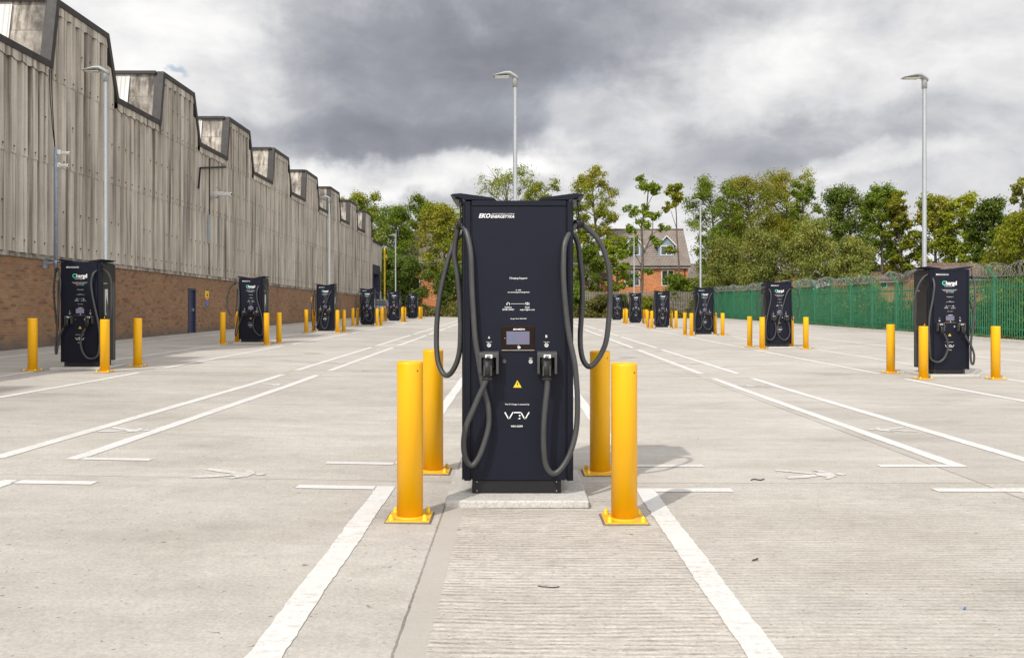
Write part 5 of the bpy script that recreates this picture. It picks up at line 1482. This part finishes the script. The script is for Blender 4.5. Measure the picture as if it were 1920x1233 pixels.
# warp the direction with noise, then read azimuth and elevation
nz = t.node('ShaderNodeTexNoise'); t.set(nz.inputs['Vector'], dirv); nz.inputs['Scale'].default_value = 4.5; nz.inputs['Detail'].default_value = 6; nz.inputs['Roughness'].default_value = .58
nzs = t.node('ShaderNodeSeparateXYZ'); t.set(nzs.inputs[0], nz.outputs['Color'])
az = t.math('ARCTAN2', sp.outputs[0], sp.outputs[1]); ev = t.math('ARCSINE', sp.outputs[2])
az = t.math('ADD', az, t.math('MULTIPLY', t.math('SUBTRACT', nzs.outputs[0], .5), .30))
ev = t.math('ADD', ev, t.math('MULTIPLY', t.math('SUBTRACT', nzs.outputs[1], .5), .20))
def blob(px, py, rx, ry, soft=1.0):
    a0 = math.atan((px-VX)/F); e0 = math.atan((HY-py)/F*math.cos(a0)); ra = rx/F; re = ry/F
    dx = t.math('DIVIDE', t.math('SUBTRACT', az, a0), ra); dy = t.math('DIVIDE', t.math('SUBTRACT', ev, e0), re)
    q = t.math('SQRT', t.math('ADD', t.math('MULTIPLY', dx, dx), t.math('MULTIPLY', dy, dy)))
    mr = t.node('ShaderNodeMapRange'); mr.interpolation_type = 'SMOOTHSTEP'; t.set(mr.inputs[0], q)
    mr.inputs[1].default_value = 1.0+.55*soft; mr.inputs[2].default_value = max(0, 1.0-.55*soft); mr.inputs[3].default_value = 0; mr.inputs[4].default_value = 1
    return mr.outputs[0]
flatd = t.mapping(dirv, (1, 1, 2.0))
n_big = t.noise(flatd, 3.2, 6, .55, .3)
n_mid = t.noise(flatd, 9.0, 7, .58, .4)
n_fine = t.noise(flatd, 26.0, 6, .6, .3)
dens = t.math('ADD', t.math('MULTIPLY', t.math('SUBTRACT', n_mid, .5), .46), t.math('MULTIPLY', t.math('SUBTRACT', n_fine, .5), .11))
dens = t.math('ADD', dens, t.math('MULTIPLY', t.math('SUBTRACT', n_big, .5), .30))
BASE = .60
lum = t.math('ADD', dens, BASE)
for (px, py, rx, ry, s_, a) in (
    (860, 160, 400, 180, .8, -.32), (700, 275, 270, 60, .6, -.12), (1080, 40, 330, 120, .8, -.15), (390, 250, 150, 130, 1, .05),
    (1610, 245, 230, 60, .9, -.12), (1380, 300, 220, 50, .9, -.07), (1130, 215, 110, 90, .8, .16), (760, 352, 290, 42, .7, .28),
    (280, 60, 260, 120, .9, .19), (1860, 190, 170, 80, .9, .10), (1440, 90, 260, 70, .9, .10), (1040, 325, 120, 45, .8, .17),
    (1230, 140, 130, 60, .8, .12), (880, 20, 60, 30, .8, .14), (1680, 60, 300, 80, 1, .05), (1640, 305, 110, 26, .8, .14), (560, 30, 90, 60, 1, -.08), (1250, 420, 160, 50, .9, .12), (1720, 520, 260, 60, 1, .10)):
    lum = t.math('ADD', lum, t.math('MULTIPLY', blob(px, py, rx, ry, s_), a))
lum = t.math('MAXIMUM', t.math('MINIMUM', lum, .98), .10)
mr = t.ramp(lum, [(.10, (.205, .213, .242)), (.30, (.280, .290, .325)), (.48, (.415, .425, .455)), (.62, (.585, .587, .600)), (.80, (.79, .785, .78)), (.98, (.94, .93, .915))])
cloud = t.mix(1, mr, (1.0, 1.0, 1.0), 'MULTIPLY')
blue = t.mix(1, sky.outputs[0], (.11, .11, .11), 'MULTIPLY')
hole = t.math('MULTIPLY', blob(352, 108, 18, 8, .9), .55)
# thin cover elsewhere lets a little of the clear sky through
thin = t.ramp(n_big, [(.62, 0.0), (.80, .35)])
colr = t.mix(t.math('MAXIMUM', hole, t.math('MULTIPLY', thin, .4)), cloud, blue)
# unseen sky behind the camera, brightened to add soft frontal fill light
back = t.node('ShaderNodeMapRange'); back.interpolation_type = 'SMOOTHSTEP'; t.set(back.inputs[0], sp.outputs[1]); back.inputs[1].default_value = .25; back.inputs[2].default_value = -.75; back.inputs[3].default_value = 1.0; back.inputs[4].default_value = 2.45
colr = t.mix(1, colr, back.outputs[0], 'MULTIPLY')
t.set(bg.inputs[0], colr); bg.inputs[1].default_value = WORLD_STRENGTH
sun = bpy.data.lights.new('sun', 'SUN'); sun.energy = SUN_STRENGTH; sun.angle = R(1.0); sun.color = (1.0, .955, .885)
so = bpy.data.objects.new('sun', sun); C.objects.link(so); so.rotation_euler = SUN.to_track_quat('Z', 'Y').to_euler(); so.location = (-30, -40, 50)

cam = bpy.data.cameras.new('camera'); co = bpy.data.objects.new('camera', cam); C.objects.link(co)
co.location = (0, 0, CAMZ); co.rotation_euler = (R(90), 0, 0)
cam.sensor_width = 36; cam.lens = 36*F/1920; cam.clip_end = 3000; cam.clip_start = .05
cam.shift_x = -(VX-960)/1920; cam.shift_y = -(616.5-HY)/1920
scene.camera = co
scene.view_settings.view_transform = 'Standard'; scene.view_settings.look = 'None'; scene.view_settings.exposure = EXPOSURE; scene.view_settings.gamma = 1
scene.render.engine = 'CYCLES'
scene.cycles.max_bounces = 6; scene.cycles.diffuse_bounces = 3; scene.cycles.transmission_bounces = 3; scene.cycles.transparent_max_bounces = 6
